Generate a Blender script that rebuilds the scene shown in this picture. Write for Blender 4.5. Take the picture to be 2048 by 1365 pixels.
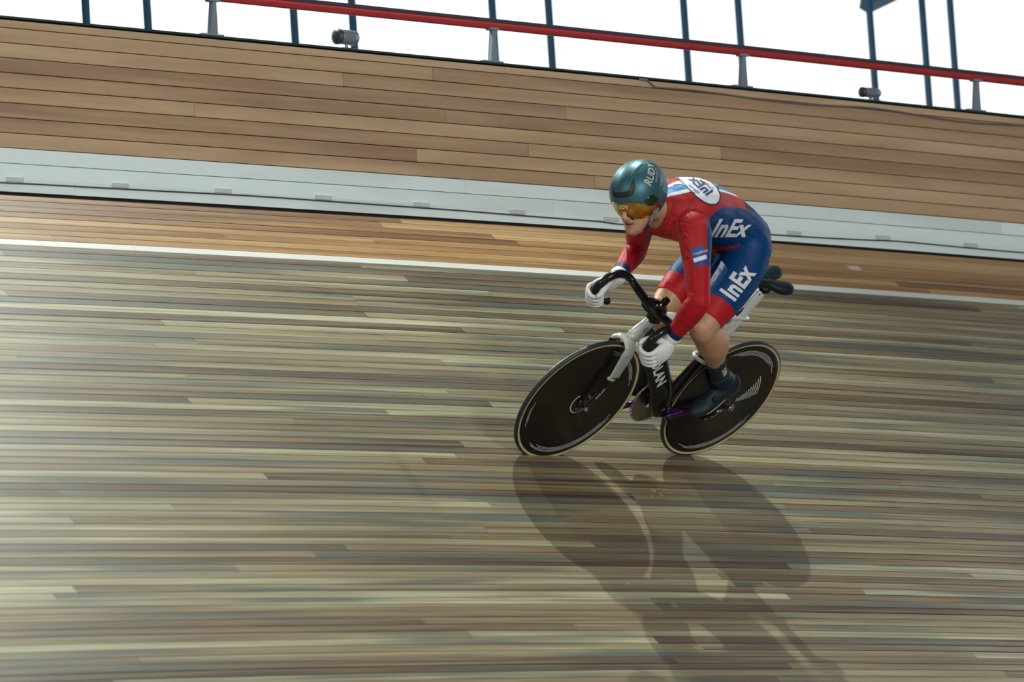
import bpy, bmesh, math, random
import numpy as np
from mathutils import Vector, Matrix
from mathutils.bvhtree import BVHTree
random.seed(7); rng = np.random.default_rng(7)
D = bpy.data; C = bpy.context.scene.collection; PI = math.pi
for o in list(D.objects): D.objects.remove(o)

# ------------------------------------------------------------ frame of the place
EYE = 1.1                                     # camera height
RB = np.array([[-0.6751, 0.5237, 0.5196], [-0.7373, -0.4539, -0.5004], [-0.0262, -0.7209, 0.6926]])
_u, _s, _v = np.linalg.svd(RB); RB = _u @ _v  # bike axes (forward, left, up) in the world: leaning 46 degrees into the bend
TB = np.array([0.74796638, 22.9880683, 1.64559331 + EYE])   # rear tyre contact
MB = Matrix([[*RB[i], TB[i]] for i in range(3)] + [[0, 0, 0, 1]])
rho, th = math.radians(3.8), math.radians(5.5)
Vv = np.array([-math.sin(rho)*math.cos(th), math.cos(rho)*math.cos(th), -math.sin(th)]); Vv /= np.linalg.norm(Vv)
Yw = np.array([0, 0, -1.]); Yw -= Vv*(Yw@Vv); Yw /= np.linalg.norm(Yw); Xw = np.cross(Yw, Vv)
W = np.stack([Xw, Yw, Vv])                    # camera axes in the world (columns)

# ------------------------------------------------------------ camera
cam = D.objects.new('camera', D.cameras.new('camera')); C.objects.link(cam)
cam.matrix_world = Matrix([[*W[0], 0], [*W[1], 0], [*W[2], EYE], [0, 0, 0, 1]])
cam.data.sensor_width = 36; cam.data.lens = 36*10157.86/2048; cam.data.clip_end = 300
cam.data.dof.use_dof = True; cam.data.dof.focus_distance = 23.3; cam.data.dof.aperture_fstop = 3.2
bpy.context.scene.camera = cam

# ------------------------------------------------------------ sky
wd = D.worlds.new('overcast_sky'); bpy.context.scene.world = wd; wd.use_nodes = True
bg = wd.node_tree.nodes['Background']; bg.inputs[0].default_value = (0.93, 0.96, 1.0, 1); bg.inputs[1].default_value = 1.5

# ------------------------------------------------------------ hall spotlights and added fill lights
def lamp(name, az, el, dist, power, size, col, ang=70, fwd=1.0):
    az, el = math.radians(az), math.radians(el)
    t = MB @ Vector((.45, 0, .35)); d = Vector((math.cos(el)*math.cos(az), math.cos(el)*math.sin(az), math.sin(el)))
    l = D.lights.new(name, 'SPOT'); l.energy = power; l.color = col; l.shadow_soft_size = size
    l.spot_size = math.radians(ang); l.spot_blend = 1.0
    o = D.objects.new(name, l); C.objects.link(o); o.location = t+d*dist
    look = MB @ Vector((.45+fwd, 1.5, 0)) - o.location
    o.rotation_euler = look.to_track_quat('-Z', 'Y').to_euler()
    return o
lamp('hall_spotlight', 141, 53, 6.5, 1480, .035, (.94, 1.0, .90), ang=84, fwd=1.9)
lamp('hall_spotlight', 87, 75, 8.5, 2500, .045, (.94, 1.0, .90), ang=68, fwd=2.1)
for (x, y, z, e, sx) in ((-6, 10, 7.5, 360, 3), (9, 9, 5.5, 980, 3), (1.5, -2, 7.5, 560, 3)):  # unseen fill lights, added in front to brighten the fence
    l = D.lights.new('added_fill_light', 'AREA'); l.energy = e; l.shape = 'SQUARE'; l.size = sx; l.color = (1.0, .96, .91)
    o = D.objects.new('added_fill_light', l); C.objects.link(o); o.location = (x, y, z)
    o.rotation_euler = (Vector((1, 24, 3))-Vector((x, y, z))).to_track_quat('-Z', 'Y').to_euler()

sc = bpy.context.scene
sc.view_settings.view_transform = 'Standard'; sc.view_settings.look = 'None'
sc.view_settings.exposure = 0.0; sc.view_settings.gamma = 1; sc.view_settings.use_curve_mapping = False

# ------------------------------------------------------------ materials
def mat(name, col, rough=.5, metal=0, coat=0, noise=None, bump=None, spec=None, aniso=None):
    m = D.materials.new(name); m.use_nodes = True; nt = m.node_tree; b = nt.nodes['Principled BSDF']
    b.inputs['Base Color'].default_value = (*col, 1); b.inputs['Roughness'].default_value = rough
    b.inputs['Metallic'].default_value = metal; b.inputs['Coat Weight'].default_value = coat; b.inputs['Coat Roughness'].default_value = .08
    if spec is not None: b.inputs['Specular IOR Level'].default_value = spec
    tc = nt.nodes.new('ShaderNodeTexCoord')
    if noise:
        n = nt.nodes.new('ShaderNodeTexNoise'); n.inputs['Scale'].default_value = noise[0]; n.inputs['Detail'].default_value = 4
        nt.links.new(tc.outputs['Object'], n.inputs['Vector'])
        mx = nt.nodes.new('ShaderNodeMix'); mx.data_type = 'RGBA'
        a = noise[1]
        mx.inputs[6].default_value = (*[c*(1-a) for c in col], 1); mx.inputs[7].default_value = (*[min(1, c*(1+a)) for c in col], 1)
        nt.links.new(n.outputs['Fac'], mx.inputs[0]); nt.links.new(mx.outputs[2], b.inputs['Base Color'])
    if bump:
        n = nt.nodes.new('ShaderNodeTexNoise'); n.inputs['Scale'].default_value = bump[0]; n.inputs['Detail'].default_value = 3
        nt.links.new(tc.outputs['Object'], n.inputs['Vector'])
        bp = nt.nodes.new('ShaderNodeBump'); bp.inputs['Strength'].default_value = bump[1]; bp.inputs['Distance'].default_value = bump[2]
        nt.links.new(n.outputs['Fac'], bp.inputs['Height']); nt.links.new(bp.outputs[0], b.inputs['Normal'])
    return m

def wood(name, ramp, rough, su, sv, stain, grain=.6, coat=0.):
    """planks: tone per piece (attribute) + streaks running along the plank (UV: metres along, metres across)"""
    m = D.materials.new(name); m.use_nodes = True; nt = m.node_tree; N = nt.nodes; L = nt.links; b = N['Principled BSDF']
    uv = N.new('ShaderNodeUVMap'); at = N.new('ShaderNodeAttribute'); at.attribute_name = 'tone'
    def nz(scx, scy, det, seed, rg=.5):
        mp = N.new('ShaderNodeVectorMath'); mp.operation = 'MULTIPLY'; mp.inputs[1].default_value = (scx, scy, 1)
        ad = N.new('ShaderNodeVectorMath'); ad.operation = 'ADD'; cb = N.new('ShaderNodeCombineXYZ')
        ml = N.new('ShaderNodeMath'); ml.operation = 'MULTIPLY'; ml.inputs[1].default_value = 37.3+seed
        L.new(at.outputs['Fac'], ml.inputs[0]); L.new(ml.outputs[0], cb.inputs[2])
        L.new(uv.outputs[0], mp.inputs[0]); L.new(mp.outputs[0], ad.inputs[0]); L.new(cb.outputs[0], ad.inputs[1])
        n = N.new('ShaderNodeTexNoise'); n.inputs['Scale'].default_value = 1; n.inputs['Detail'].default_value = det; n.inputs['Roughness'].default_value = rg
        L.new(ad.outputs[0], n.inputs['Vector']); return n.outputs['Fac']
    a = nz(su, sv, 3, 0); s = nz(su*1.1, sv*.35, 2, 9); g = nz(su*2.5, sv*3.2, 3, 4)
    def mth(op, x, y):
        n = N.new('ShaderNodeMath'); n.operation = op
        for i, q in enumerate((x, y)):
            if isinstance(q, (int, float)): n.inputs[i].default_value = q
            else: L.new(q, n.inputs[i])
        return n.outputs[0]
    t = mth('ADD', mth('MULTIPLY', at.outputs['Fac'], .70), mth('MULTIPLY', mth('SUBTRACT', a, .38), 1.0))
    t = mth('ADD', t, mth('MULTIPLY', mth('SUBTRACT', g, .5), grain))
    r = N.new('ShaderNodeValToRGB'); L.new(t, r.inputs[0]); e = r.color_ramp.elements
    while len(e) < len(ramp): e.new(.5)
    for el, (p, c) in zip(e, ramp): el.position = p; el.color = (*c, 1)
    mr = N.new('ShaderNodeMapRange'); L.new(s, mr.inputs[0]); mr.inputs[1].default_value = .51; mr.inputs[2].default_value = .68
    mr.inputs[4].default_value = stain[3]
    mx = N.new('ShaderNodeMix'); mx.data_type = 'RGBA'; L.new(mr.outputs[0], mx.inputs[0]); L.new(r.outputs[0], mx.inputs[6])
    mx.inputs[7].default_value = (*stain[:3], 1); L.new(mx.outputs[2], b.inputs['Base Color'])
    b.inputs['Roughness'].default_value = rough; b.inputs['Coat Weight'].default_value = coat; b.inputs['Coat Roughness'].default_value = .25
    return m
M_TRACK = wood('track_batten_wood', [(0, (.055, .036, .022)), (.2, (.115, .083, .050)), (.4, (.205, .155, .088)), (.62, (.27, .245, .150)), (.82, (.375, .365, .235)), (1, (.52, .51, .38))], .42, .55, 32, (.085, .105, .095, .85), coat=.1)
M_TRACKUP = wood('track_upper_wood', [(0, (.10, .05, .025)), (.3, (.27, .145, .06)), (.55, (.42, .25, .10)), (.8, (.50, .34, .16)), (1, (.62, .46, .24))], .35, .5, 32, (.10, .05, .03, .4), coat=.3)
M_FENCE = wood('fence_board_wood', [(0, (.27, .165, .115)), (.3, (.40, .27, .165)), (.6, (.50, .355, .215)), (1, (.60, .46, .30))], .5, .7, 16, (.25, .14, .08, .35), grain=.25)
M_FENCEW = wood('white_painted_board', [(0, (.70, .85, .87)), (.5, (.75, .90, .92)), (1, (.79, .93, .94))], .5, .7, 10, (.5, .52, .45, .3), grain=.12)
M_LINE = wood('white_track_paint', [(0, (.58, .62, .60)), (1, (.76, .80, .78))], .45, .7, 10, (.5, .5, .42, .3), grain=.1)
M_DARK = mat('dark_underlay', (.02, .017, .014), .9, noise=(4, .3))
M_STEELB = mat('blue_grey_steel', (.02, .10, .19), .5, .1, noise=(6, .15))
M_CAP = mat('dark_cap_steel', (.035, .055, .06), .5, .4, noise=(5, .2))
M_RED = mat('red_handrail_paint', (.42, .035, .04), .35, noise=(9, .15))
M_RAILTOP = mat('dark_rail_strip', (.04, .04, .06), .5, noise=(9, .2))
M_POST = mat('grey_post_steel', (.30, .37, .45), .45, .5, noise=(8, .15))
M_CABLE = mat('dark_cable_rubber', (.035, .05, .05), .6, noise=(20, .2))
M_CLIP = mat('grey_clip_plastic', (.52, .58, .57), .6, noise=(20, .15))
M_LAMPB = mat('dark_lamp_housing', (.06, .07, .07), .4, .3, noise=(9, .2))
M_LAMPG = mat('lamp_body_grey', (.30, .34, .40), .35, .5, noise=(9, .2))
M_WALL = mat('hall_wall_paint', (.20, .21, .21), .8, noise=(.6, .12))
M_CEIL = mat('hall_ceiling', (.30, .32, .32), .8, noise=(.5, .1))
M_FLOOR = mat('infield_concrete', (.30, .31, .30), .6, noise=(2, .15))
def glassmat():
    m = D.materials.new('window_glass'); m.use_nodes = True; nt = m.node_tree; nt.nodes.clear()
    o = nt.nodes.new('ShaderNodeOutputMaterial'); t = nt.nodes.new('ShaderNodeBsdfTransparent'); g = nt.nodes.new('ShaderNodeBsdfGlossy'); x = nt.nodes.new('ShaderNodeMixShader')
    t.inputs[0].default_value = (.97, .99, .99, 1); g.inputs['Roughness'].default_value = .05; x.inputs[0].default_value = .05
    nt.links.new(t.outputs[0], x.inputs[1]); nt.links.new(g.outputs[0], x.inputs[2]); nt.links.new(x.outputs[0], o.inputs[0]); return m
M_GLASS = glassmat()

# ------------------------------------------------------------ object helpers
def mesh_obj(name, verts, faces, m, parent=None, smooth=False, mats=None):
    me = D.meshes.new(name); me.from_pydata([tuple(map(float, v)) for v in verts], [], [tuple(int(i) for i in f) for f in faces]); me.update()
    for q in (mats or [m]): me.materials.append(q)
    if smooth: me.polygons.foreach_set('use_smooth', [True]*len(me.polygons))
    o = D.objects.new(name, me); C.objects.link(o)
    if parent is not None: o.parent = parent
    return o
def bm_obj(name, bm, m, parent=None, smooth=True):
    me = D.meshes.new(name); bmesh.ops.recalc_face_normals(bm, faces=bm.faces); bm.to_mesh(me); bm.free(); me.materials.append(m)
    if smooth: me.polygons.foreach_set('use_smooth', [True]*len(me.polygons))
    o = D.objects.new(name, me); C.objects.link(o)
    if parent is not None: o.parent = parent
    return o
def thing(name, label, cat, mw=None, group=None):
    o = D.objects.new(name, None); C.objects.link(o); o.empty_display_size = .2
    if mw is not None: o.matrix_world = mw
    o['label'] = label; o['category'] = cat
    if group: o['group'] = group
    return o
def struct(o): o['kind'] = 'structure'; return o
def stuff(o): o['kind'] = 'stuff'; return o

# ------------------------------------------------------------ the banked bend
HD0, KAP, M0, M1, M2, B0, B1 = -2.335047844551944, 0.02643, 0.01747, -0.00724, 0.00041, 0.75049, -0.00783
def trk(s, w, n=0.):
    """s metres along the bend (forward = riding direction), w metres down the slope from the tyres, n off the surface"""
    ss = np.linspace(0, s, 25); hd = HD0 + KAP*ss
    x = np.trapz(np.cos(hd), ss); y = np.trapz(np.sin(hd), ss); z = M0*s + M1*s*s/2 + M2*s**3/6
    h = HD0 + KAP*s; b = B0 + B1*s
    a = np.array([-math.sin(h)*math.cos(b), math.cos(h)*math.cos(b), -math.sin(b)])
    t = np.array([math.cos(h), math.sin(h), 0]); nn = np.cross(t, a)
    return TB + np.array([x, y, z]) + w*a + n*nn/np.linalg.norm(nn)
_cache = {}
def frame(s):
    k = round(float(s), 4)
    if k not in _cache:
        p = trk(s, 0); a = trk(s, 1)-p; n = trk(s, 0, 1)-p; h = HD0+KAP*s
        _cache[k] = (p, a, n, np.array([math.cos(h), math.sin(h), 0.]), np.array([math.sin(h), -math.cos(h), 0.]))
    return _cache[k]   # point, down-slope, normal, tangent, outward horizontal
def T(s, w, n=0.):
    p, a, nn, t, o = frame(s); return p+w*a+n*nn
WF = -1.82099
def fence_pt(s, out, up):
    p, a, nn, t, o = frame(s); return p+WF*a+o*out+np.array([0, 0, up])
S0, S1 = -7.6, 8.6
def strip_box(fn, s0, s1, step, section):
    """sweep a closed 4-corner section (list of 2-tuples passed to fn(s, a, b)) from s0 to s1"""
    n = max(1, int(math.ceil((s1-s0)/step))); vs, fs = [], []; k = len(section)
    for i in range(n+1):
        s = s0+(s1-s0)*i/n
        for a, b in section: vs.append(fn(s, a, b))
    for i in range(n):
        for j in range(k): fs.append((i*k+j, i*k+(j+1) % k, (i+1)*k+(j+1) % k, (i+1)*k+j))
    fs.append(tuple(range(k-1, -1, -1))); fs.append(tuple(n*k+j for j in range(k)))
    return vs, fs, n
def set_plank_data(me, uvs, tone):
    ul = me.uv_layers.new(name='UVMap')
    li = np.zeros(len(me.loops), int); me.loops.foreach_get('vertex_index', li)
    ul.data.foreach_set('uv', np.array(uvs)[li].ravel())
    a = me.attributes.new('tone', 'FLOAT', 'POINT'); a.data.foreach_set('value', np.array(tone, float) if hasattr(tone, '__len__') else np.full(len(me.vertices), tone))
PW = 0.0443
floor = mesh_obj('floor', *[x for x in strip_box(lambda s, w, n: T(s, w, n), S0, S1, .5, [(-1.83, -.016), (3.95, -.016), (3.95, -.06), (-1.83, -.06)])[:2]], M_DARK)
struct(floor)
rows = []; w = WF+.004; i = 0
while w < 3.93: rows.append((i, w)); w += PW; i += 1
stripe_row = min(rows, key=lambda r: abs(r[1]+PW/2+1.434))[0]
lines_rows = {stripe_row}
planks = []
for i, w in rows:
    s = S0 - random.uniform(0, 4)
    while s < S1:
        e = s+random.uniform(4.4, 6.6); a, b = max(s, S0), min(e, S1)
        if b-a > .15: planks.append((i, w, a, b, random.random()))
        s = e
def vis(p):
    i, w, a, b, t = p
    return (min(b, 6.3)-max(a, -4.1))*(1 if w < 2.35 else .02)
planks.sort(key=vis, reverse=True)
big, rest = planks[:300], planks[300:]
def plank_geo(p):
    i, w, a, b, t = p
    g = .0017 if i % 3 else .0028; lift = (t*977 % 1)*.0009
    vs, fs, n = strip_box(lambda s, x, y: T(s, x, y), a+.0008, b-.0008, .55, [(w+g, lift), (w+PW-g, lift*.6), (w+PW-g, -.018), (w+g, -.018)])
    uv = []
    for q in range(n+1):
        s = a+(b-a)*q/n
        for x in (w, w+PW, w+PW, w): uv.append((s+i*3.7, x))
    return vs, fs, uv
def tone_of(i, t, w):
    # clustered tones: mostly pale, some brown, a few dark pieces
    return .06+.2*t/.25 if t < .24 else (.34+.24*(t-.24)/.31 if t < .55 else .56+.40*(t-.55)/.45)
for p in big:
    vs, fs, uv = plank_geo(p); i, w = p[0], p[1]
    m = M_LINE if i in lines_rows else (M_TRACKUP if w < -1.50 else M_TRACK)
    o = mesh_obj('plank', vs, fs, m, floor); set_plank_data(o.data, uv, tone_of(i, p[4], w))
V, F, U, TT = [], [], [], []
for p in rest:
    vs, fs, uv = plank_geo(p); k = len(V); V += vs; U += uv; F += [tuple(j+k for j in f) for f in fs]; TT += [tone_of(p[0], p[4], p[1])]*len(vs)
o = mesh_obj('far_planks', V, F, M_TRACK, floor); set_plank_data(o.data, U, TT); stuff(o)

# flat concrete infield below the track
fl = mesh_obj('floor_infield', [(-14, -6, 0), (20, -6, 0), (20, 34, 0), (-14, 34, 0), (-14, -6, -.1), (20, -6, -.1), (20, 34, -.1), (-14, 34, -.1)],
              [(0, 1, 2, 3), (7, 6, 5, 4), (0, 4, 5, 1), (1, 5, 6, 2), (2, 6, 7, 3), (3, 7, 4, 0)], M_FLOOR); struct(fl)

# ------------------------------------------------------------ outer fence of boards
H = 0.77614
wall = mesh_obj('wall_back', *strip_box(lambda s, a, b: fence_pt(s, a, b), S0, S1, .5, [(.024, -.05), (.024, H), (.06, H), (.06, -.05)])[:2], M_DARK); struct(wall)
bh = [(.012, .0665), (.0685, .0685), (.1385, .0665)] + [(.207+.0661*k, .0643) for k in range(8)] + [(.736, .034)]
for k, (z, hgt) in enumerate(bh):
    s = S0-random.uniform(0, 3)
    while s < S1:
        e = s+random.uniform(3.4, 5.2); a, b = max(s, S0), min(e, S1)
        if b-a > .2:
            pr_ = random.uniform(0, .0025); t = random.random()
            vs, fs, n = strip_box(lambda s, x, y: fence_pt(s, x, y), a+.001, b-.001, .6, [(-pr_, z), (-pr_, z+hgt-.0022), (.022, z+hgt-.0022), (.022, z)])
            uv = []
            for q in range(n+1):
                sx = a+(b-a)*q/n
                for y in (z, z+hgt, z+hgt, z): uv.append((sx+k*5.1, y))
            o = mesh_obj('board', vs, fs, M_FENCEW if k < 3 else M_FENCE, wall); set_plank_data(o.data, uv, .15+.75*t)
        s = e
cap = mesh_obj('trim_1', *strip_box(lambda s, a, b: fence_pt(s, a, b), S0, S1, .5, [(-.006, H), (-.006, H+.009), (.07, H+.009), (.07, H)])[:2], M_CAP); struct(cap)

# timing cable with clips along the white boards
def tube(name, pts, r, m, parent=None, seg=8, rx=None, cap=True, ups=None):
    """tube along pts; r scalar or list; returns object"""
    bm = bmesh.new(); tube_bm(bm, pts, r, seg); return bm_obj(name, bm, m, parent)
def tube_bm(bm, pts, r, seg=8, flat=None):
    P = [np.array(p, float) for p in pts]; n = len(P); rr = r if hasattr(r, '__len__') else [r]*n
    ref = np.array([.13, .21, .97]); rings = []; prev = None
    for i in range(n):
        t = P[min(i+1, n-1)]-P[max(i-1, 0)]; t /= np.linalg.norm(t)+1e-12
        u = (ref if prev is None else prev); u = u-t*(u@t); u /= np.linalg.norm(u); v = np.cross(t, u); prev = u
        f1, f2 = (1, 1) if flat is None else flat
        rings.append([bm.verts.new(P[i]+rr[i]*(f1*math.cos(a)*u+f2*math.sin(a)*v)) for a in np.linspace(0, 2*PI, seg, endpoint=False)])
    for A, B in zip(rings, rings[1:]):
        for j in range(seg): bm.faces.new((A[j], A[(j+1) % seg], B[(j+1) % seg], B[j]))
    bm.faces.new(rings[0][::-1]); bm.faces.new(rings[-1]); return bm
def sag(s):
    return .052+.006*math.sin(s*1.3)-(.010*abs(math.sin(s*2.1)) if s < -1.0 else .002*abs(math.sin(s*2.4)))
cable = thing('timing_cable', 'thin dark cable clipped in shallow waves along the white boards of the fence', 'cable', Matrix.Translation(fence_pt(0, 0, 0)))
base = fence_pt(0, 0, 0)
pts = [fence_pt(s, -.008, sag(s))-base for s in np.arange(-7.4, 8.4, .12)]
tube('wire', pts, .0034, M_CABLE, cable)
for k in range(26):
    s = -7.2+.62*k
    vs, fs, _ = strip_box(lambda q, x, y: fence_pt(q, x, y)-base, s-.05, s+.05, .06, [(-.0085, sag(s)+.006), (-.0085, sag(s)+.026), (-.003, sag(s)+.026), (-.003, sag(s)+.006)])
    mesh_obj('clip', vs, fs, M_CLIP, cable)
cable2 = thing('power_cable', 'loose grey cable drooping over the top edge of the wooden fence', 'cable', Matrix.Translation(base))
pts = []
for s in np.arange(-5.4, -1.2, .05):
    k = (s+5.4)/4.2; dz = -.035-.028*abs(math.sin(k*PI*3.3))**1.5*(1.3-k)+(0.034 if k > .97 or k < .02 else 0)
    pts.append(fence_pt(s, -.010, H+dz)-base)
tube('wire', pts, .0045, mat('grey_cable', (.15, .14, .12), .6), cable2)

# ------------------------------------------------------------ handrail on posts
rail = thing('handrail', 'long red tubular handrail running above the wooden fence', 'railing', Matrix.Translation(base))
RH = 0.972
tube('rail_bar', [fence_pt(s, .03, RH)-base for s in np.arange(S0, S1, .3)], .0205, M_RED, rail, 12)
vs, fs, _ = strip_box(lambda q, x, y: fence_pt(q, x, y)-base, S0, S1, .3, [(.012, RH+.014), (.012, RH+.030), (.050, RH+.030), (.050, RH+.014)])
mesh_obj('rail_top_strip', vs, fs, M_RAILTOP, rail)  # dark strip along the top of the rail
for s in (-7.05, -5.35, -3.644, -2.007, -.332, 1.439, 3.15, 4.85, 6.55):
    bm = bmesh.new()
    # tapered plate post, broad at its foot
    p0 = [fence_pt(s+d, x, H+.005)-base for d, x in ((-.012, .02), (.034, .02), (.034, .045), (-.012, .045))]
    p1 = [fence_pt(s+d, x, RH-.012)-base for d, x in ((-.012, .02), (.006, .02), (.006, .045), (-.012, .045))]
    A = [bm.verts.new(p) for p in p0]; B = [bm.verts.new(p) for p in p1]
    for j in range(4): bm.faces.new((A[j], A[(j+1) % 4], B[(j+1) % 4], B[j]))
    bm.faces.new(A[::-1]); bm.faces.new(B)
    po = bm_obj('post', bm, M_POST, rail, False)
    vs, fs, _ = strip_box(lambda q, x, y: fence_pt(q, x, y)-base, s-.04, s+.09, .2, [(.012, H+.009), (.012, H+.02), (.055, H+.02), (.055, H+.009)])
    mesh_obj('foot_plate', vs, fs, M_POST, po)
    vs, fs, _ = strip_box(lambda q, x, y: fence_pt(q, x, y)-base, s-.03, s+.03, .1, [(.014, RH-.024), (.014, RH-.012), (.046, RH-.012), (.046, RH-.024)])
    mesh_obj('clamp', vs, fs, M_POST, po)

def flood(s, label, up, flip):
    p = fence_pt(s, .05, H+.01); h = HD0+KAP*s
    t = thing('floodlight', label, 'lamp', Matrix.Translation(p) @ Matrix.Rotation(h, 4, 'Z'), 'lamps mounted on the top of the fence')
    bm = bmesh.new(); tube_bm(bm, [(-.07, 0, up), (-.055, 0, up), (-.02, 0, up), (.035, 0, up), (.05, 0, up)], list(np.array([.022, .034, .036, .034, .03])*(.72 if flip else 1)), 16); bm_obj('housing', bm, M_LAMPG, t)
    bm = bmesh.new(); tube_bm(bm, [(.045, 0, up), (.06, 0, up), (.066, 0, up)], list(np.array([.036, .037, .02])*(.72 if flip else 1)), 16); bm_obj('front_glass', bm, M_LAMPB, t)
    bm = bmesh.new(); tube_bm(bm, [(0, 0, 0), (0, 0, up-.02)], .008, 8); bm_obj('bracket', bm, M_LAMPG, t)
    bm = bmesh.new(); bmesh.ops.create_cube(bm, size=1, matrix=Matrix.Translation((0, 0, .004)) @ Matrix.Diagonal((.10, .05, .008, 1))); bm_obj('foot', bm, M_LAMPG, t, False)
    return t
flood(.60, 'grey cylindrical lamp on the fence top below the left part of the red rail', .062, 0)
flood(-2.90, 'small dark rounded lamp on the fence top at the right under the red rail', .048, 1)

# ------------------------------------------------------------ glazed wall behind
OUT = 3.0
GZ0, GZ1 = -3.6, 8.2      # relative heights to fence base
def gl(s, out, up):
    p, a, nn, t, o = frame(s); q = p+WF*a; return np.array([q[0]+o[0]*(OUT+out), q[1]+o[1]*(OUT+out), up])
GS0, GS1 = -12., 9.
gw = mesh_obj('wall_outer', *strip_box(lambda s, a, b: gl(s, a, b), GS0, GS1, .5, [(-.05, 0), (-.05, 3.75), (.1, 3.75), (.1, 0)])[:2], M_WALL); struct(gw)
gw2 = mesh_obj('wall_sheen_blocker', *strip_box(lambda s, a, b: gl(s, a, b), GS0, GS1, .5, [(-.05, 7.0), (-.05, 12), (.1, 12), (.1, 7.0)])[:2], M_WALL); struct(gw2)  # unseen opaque wall, added to cut the window sheen on the track
S_M = []
for k in range(-6, 8):
    a = -2.036-1.307*k; S_M += [a, a+.38]
S_M = sorted(s for s in S_M if GS0 < s < GS1)
win = struct(D.objects.new('window_1', None)); C.objects.link(win)
for s in S_M + [-6.16]:
    vs, fs, _ = strip_box(lambda q, x, y: gl(q, x, y), s-.0115, s+.0115, .1, [(-.012, 3.7), (-.012, 7.1), (.022, 7.1), (.022, 3.7)])
    mesh_obj('mullion', vs, fs, M_STEELB, win)
vs, fs, _ = strip_box(lambda q, x, y: gl(q, x, y), -6.19, -6.10, .1, [(-.05, 3.74), (-.05, 3.98), (.0, 3.98), (.0, 3.74)]); mesh_obj('red_footing', vs, fs, M_RED, win)
for a, b in zip(S_M, S_M[1:]):
    vs, fs, _ = strip_box(lambda q, x, y: gl(q, x, y), a+.017, b-.017, .5, [(.002, 3.76), (.002, 7.0), (.008, 7.0), (.008, 3.76)])
    mesh_obj('pane', vs, fs, M_GLASS, win)
vs, fs, _ = strip_box(lambda q, x, y: gl(q, x, y), GS0, GS1, .5, [(-.05, 3.72), (-.05, 3.79), (.08, 3.79), (.08, 3.72)]); mesh_obj('sill', vs, fs, M_STEELB, win)
# diagonal roof brace seen behind the glass at upper right
bm = bmesh.new(); A = gl(-5.74, .25, 5.92); B = gl(-6.54, .25, 6.28); tube_bm(bm, [A, B], .055, 4); br = bm_obj('brace', bm, M_STEELB, win, False)

# hall shell
cl = mesh_obj('ceiling', [(-14, -6, 12), (20, -6, 12), (20, 34, 12), (-14, 34, 12), (-14, -6, 12.3), (20, -6, 12.3), (20, 34, 12.3), (-14, 34, 12.3)],
              [(0, 3, 2, 1), (4, 5, 6, 7), (0, 1, 5, 4), (1, 2, 6, 5), (2, 3, 7, 6), (3, 0, 4, 7)], M_CEIL); struct(cl)
def wallbox(name, x0, y0, x1, y1):
    v = [(x, y, z) for z in (0, 12) for x, y in ((x0, y0), (x1, y0), (x1, y1), (x0, y1))]
    struct(mesh_obj(name, v, [(3, 2, 1, 0), (4, 5, 6, 7), (0, 1, 5, 4), (1, 2, 6, 5), (2, 3, 7, 6), (3, 0, 4, 7)], M_WALL))
wallbox('wall_front', -14, -6.3, 20, -6); wallbox('wall_left', -14.3, -6, -14, 34); wallbox('wall_right', 20, -6, 20.3, 34)

# small white tape mark on the upper track
mk = mesh_obj('tape_mark', *strip_box(lambda s, a, b: T(s, a, b), -2.56, -2.48, .1, [(-1.66, .0012), (-1.625, .0012), (-1.625, .0022), (-1.66, .0022)])[:2], mat('tape_white', (.55, .5, .45), .5))
mk['label'] = 'small pale tape mark stuck on the orange boards right of the saddle'; mk['category'] = 'tape'
# ------------------------------------------------------------ bicycle (modelled upright in its own frame, then leaned)
M_CARB = mat('gloss_black_carbon', (.007, .007, .009), .22, coat=.12, spec=.25, noise=(30, .3))
M_DISC = mat('disc_wheel_carbon', (.010, .007, .0055), .28, coat=.12, spec=.22, noise=(6, .35))
M_WHITE = mat('gloss_white_paint', (.62, .68, .67), .28, coat=.5, noise=(8, .05))
M_TYRE = mat('black_tyre_rubber', (.012, .022, .03), .45, noise=(60, .25))
M_TAN = mat('tan_sidewall', (.52, .42, .23), .6, noise=(30, .12))
M_PURP = mat('purple_anodised_metal', (.075, .006, .13), .3, .75, noise=(40, .15))
M_SILV = mat('bare_machined_metal', (.55, .52, .47), .3, 1, noise=(60, .2))
M_STEEL = mat('chain_steel', (.42, .42, .40), .35, .9, noise=(60, .3))
M_SADL = mat('black_saddle_leather', (.005, .013, .018), .5, spec=.2, noise=(40, .2), bump=(300, .2, .001))
M_PRINT = mat('white_print', (.68, .72, .76), .5, noise=(50, .06))
M_GPRINT = mat('silver_print', (.60, .65, .70), .5, 0, noise=(25, .35))
M_BPRINT = mat('black_print', (.012, .012, .014), .5, noise=(50, .06))
L_, R_ = .97, .334
bike = thing('bicycle', 'white and black track bicycle with two disc wheels leaning on the banked boards', 'bicycle', MB)

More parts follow.
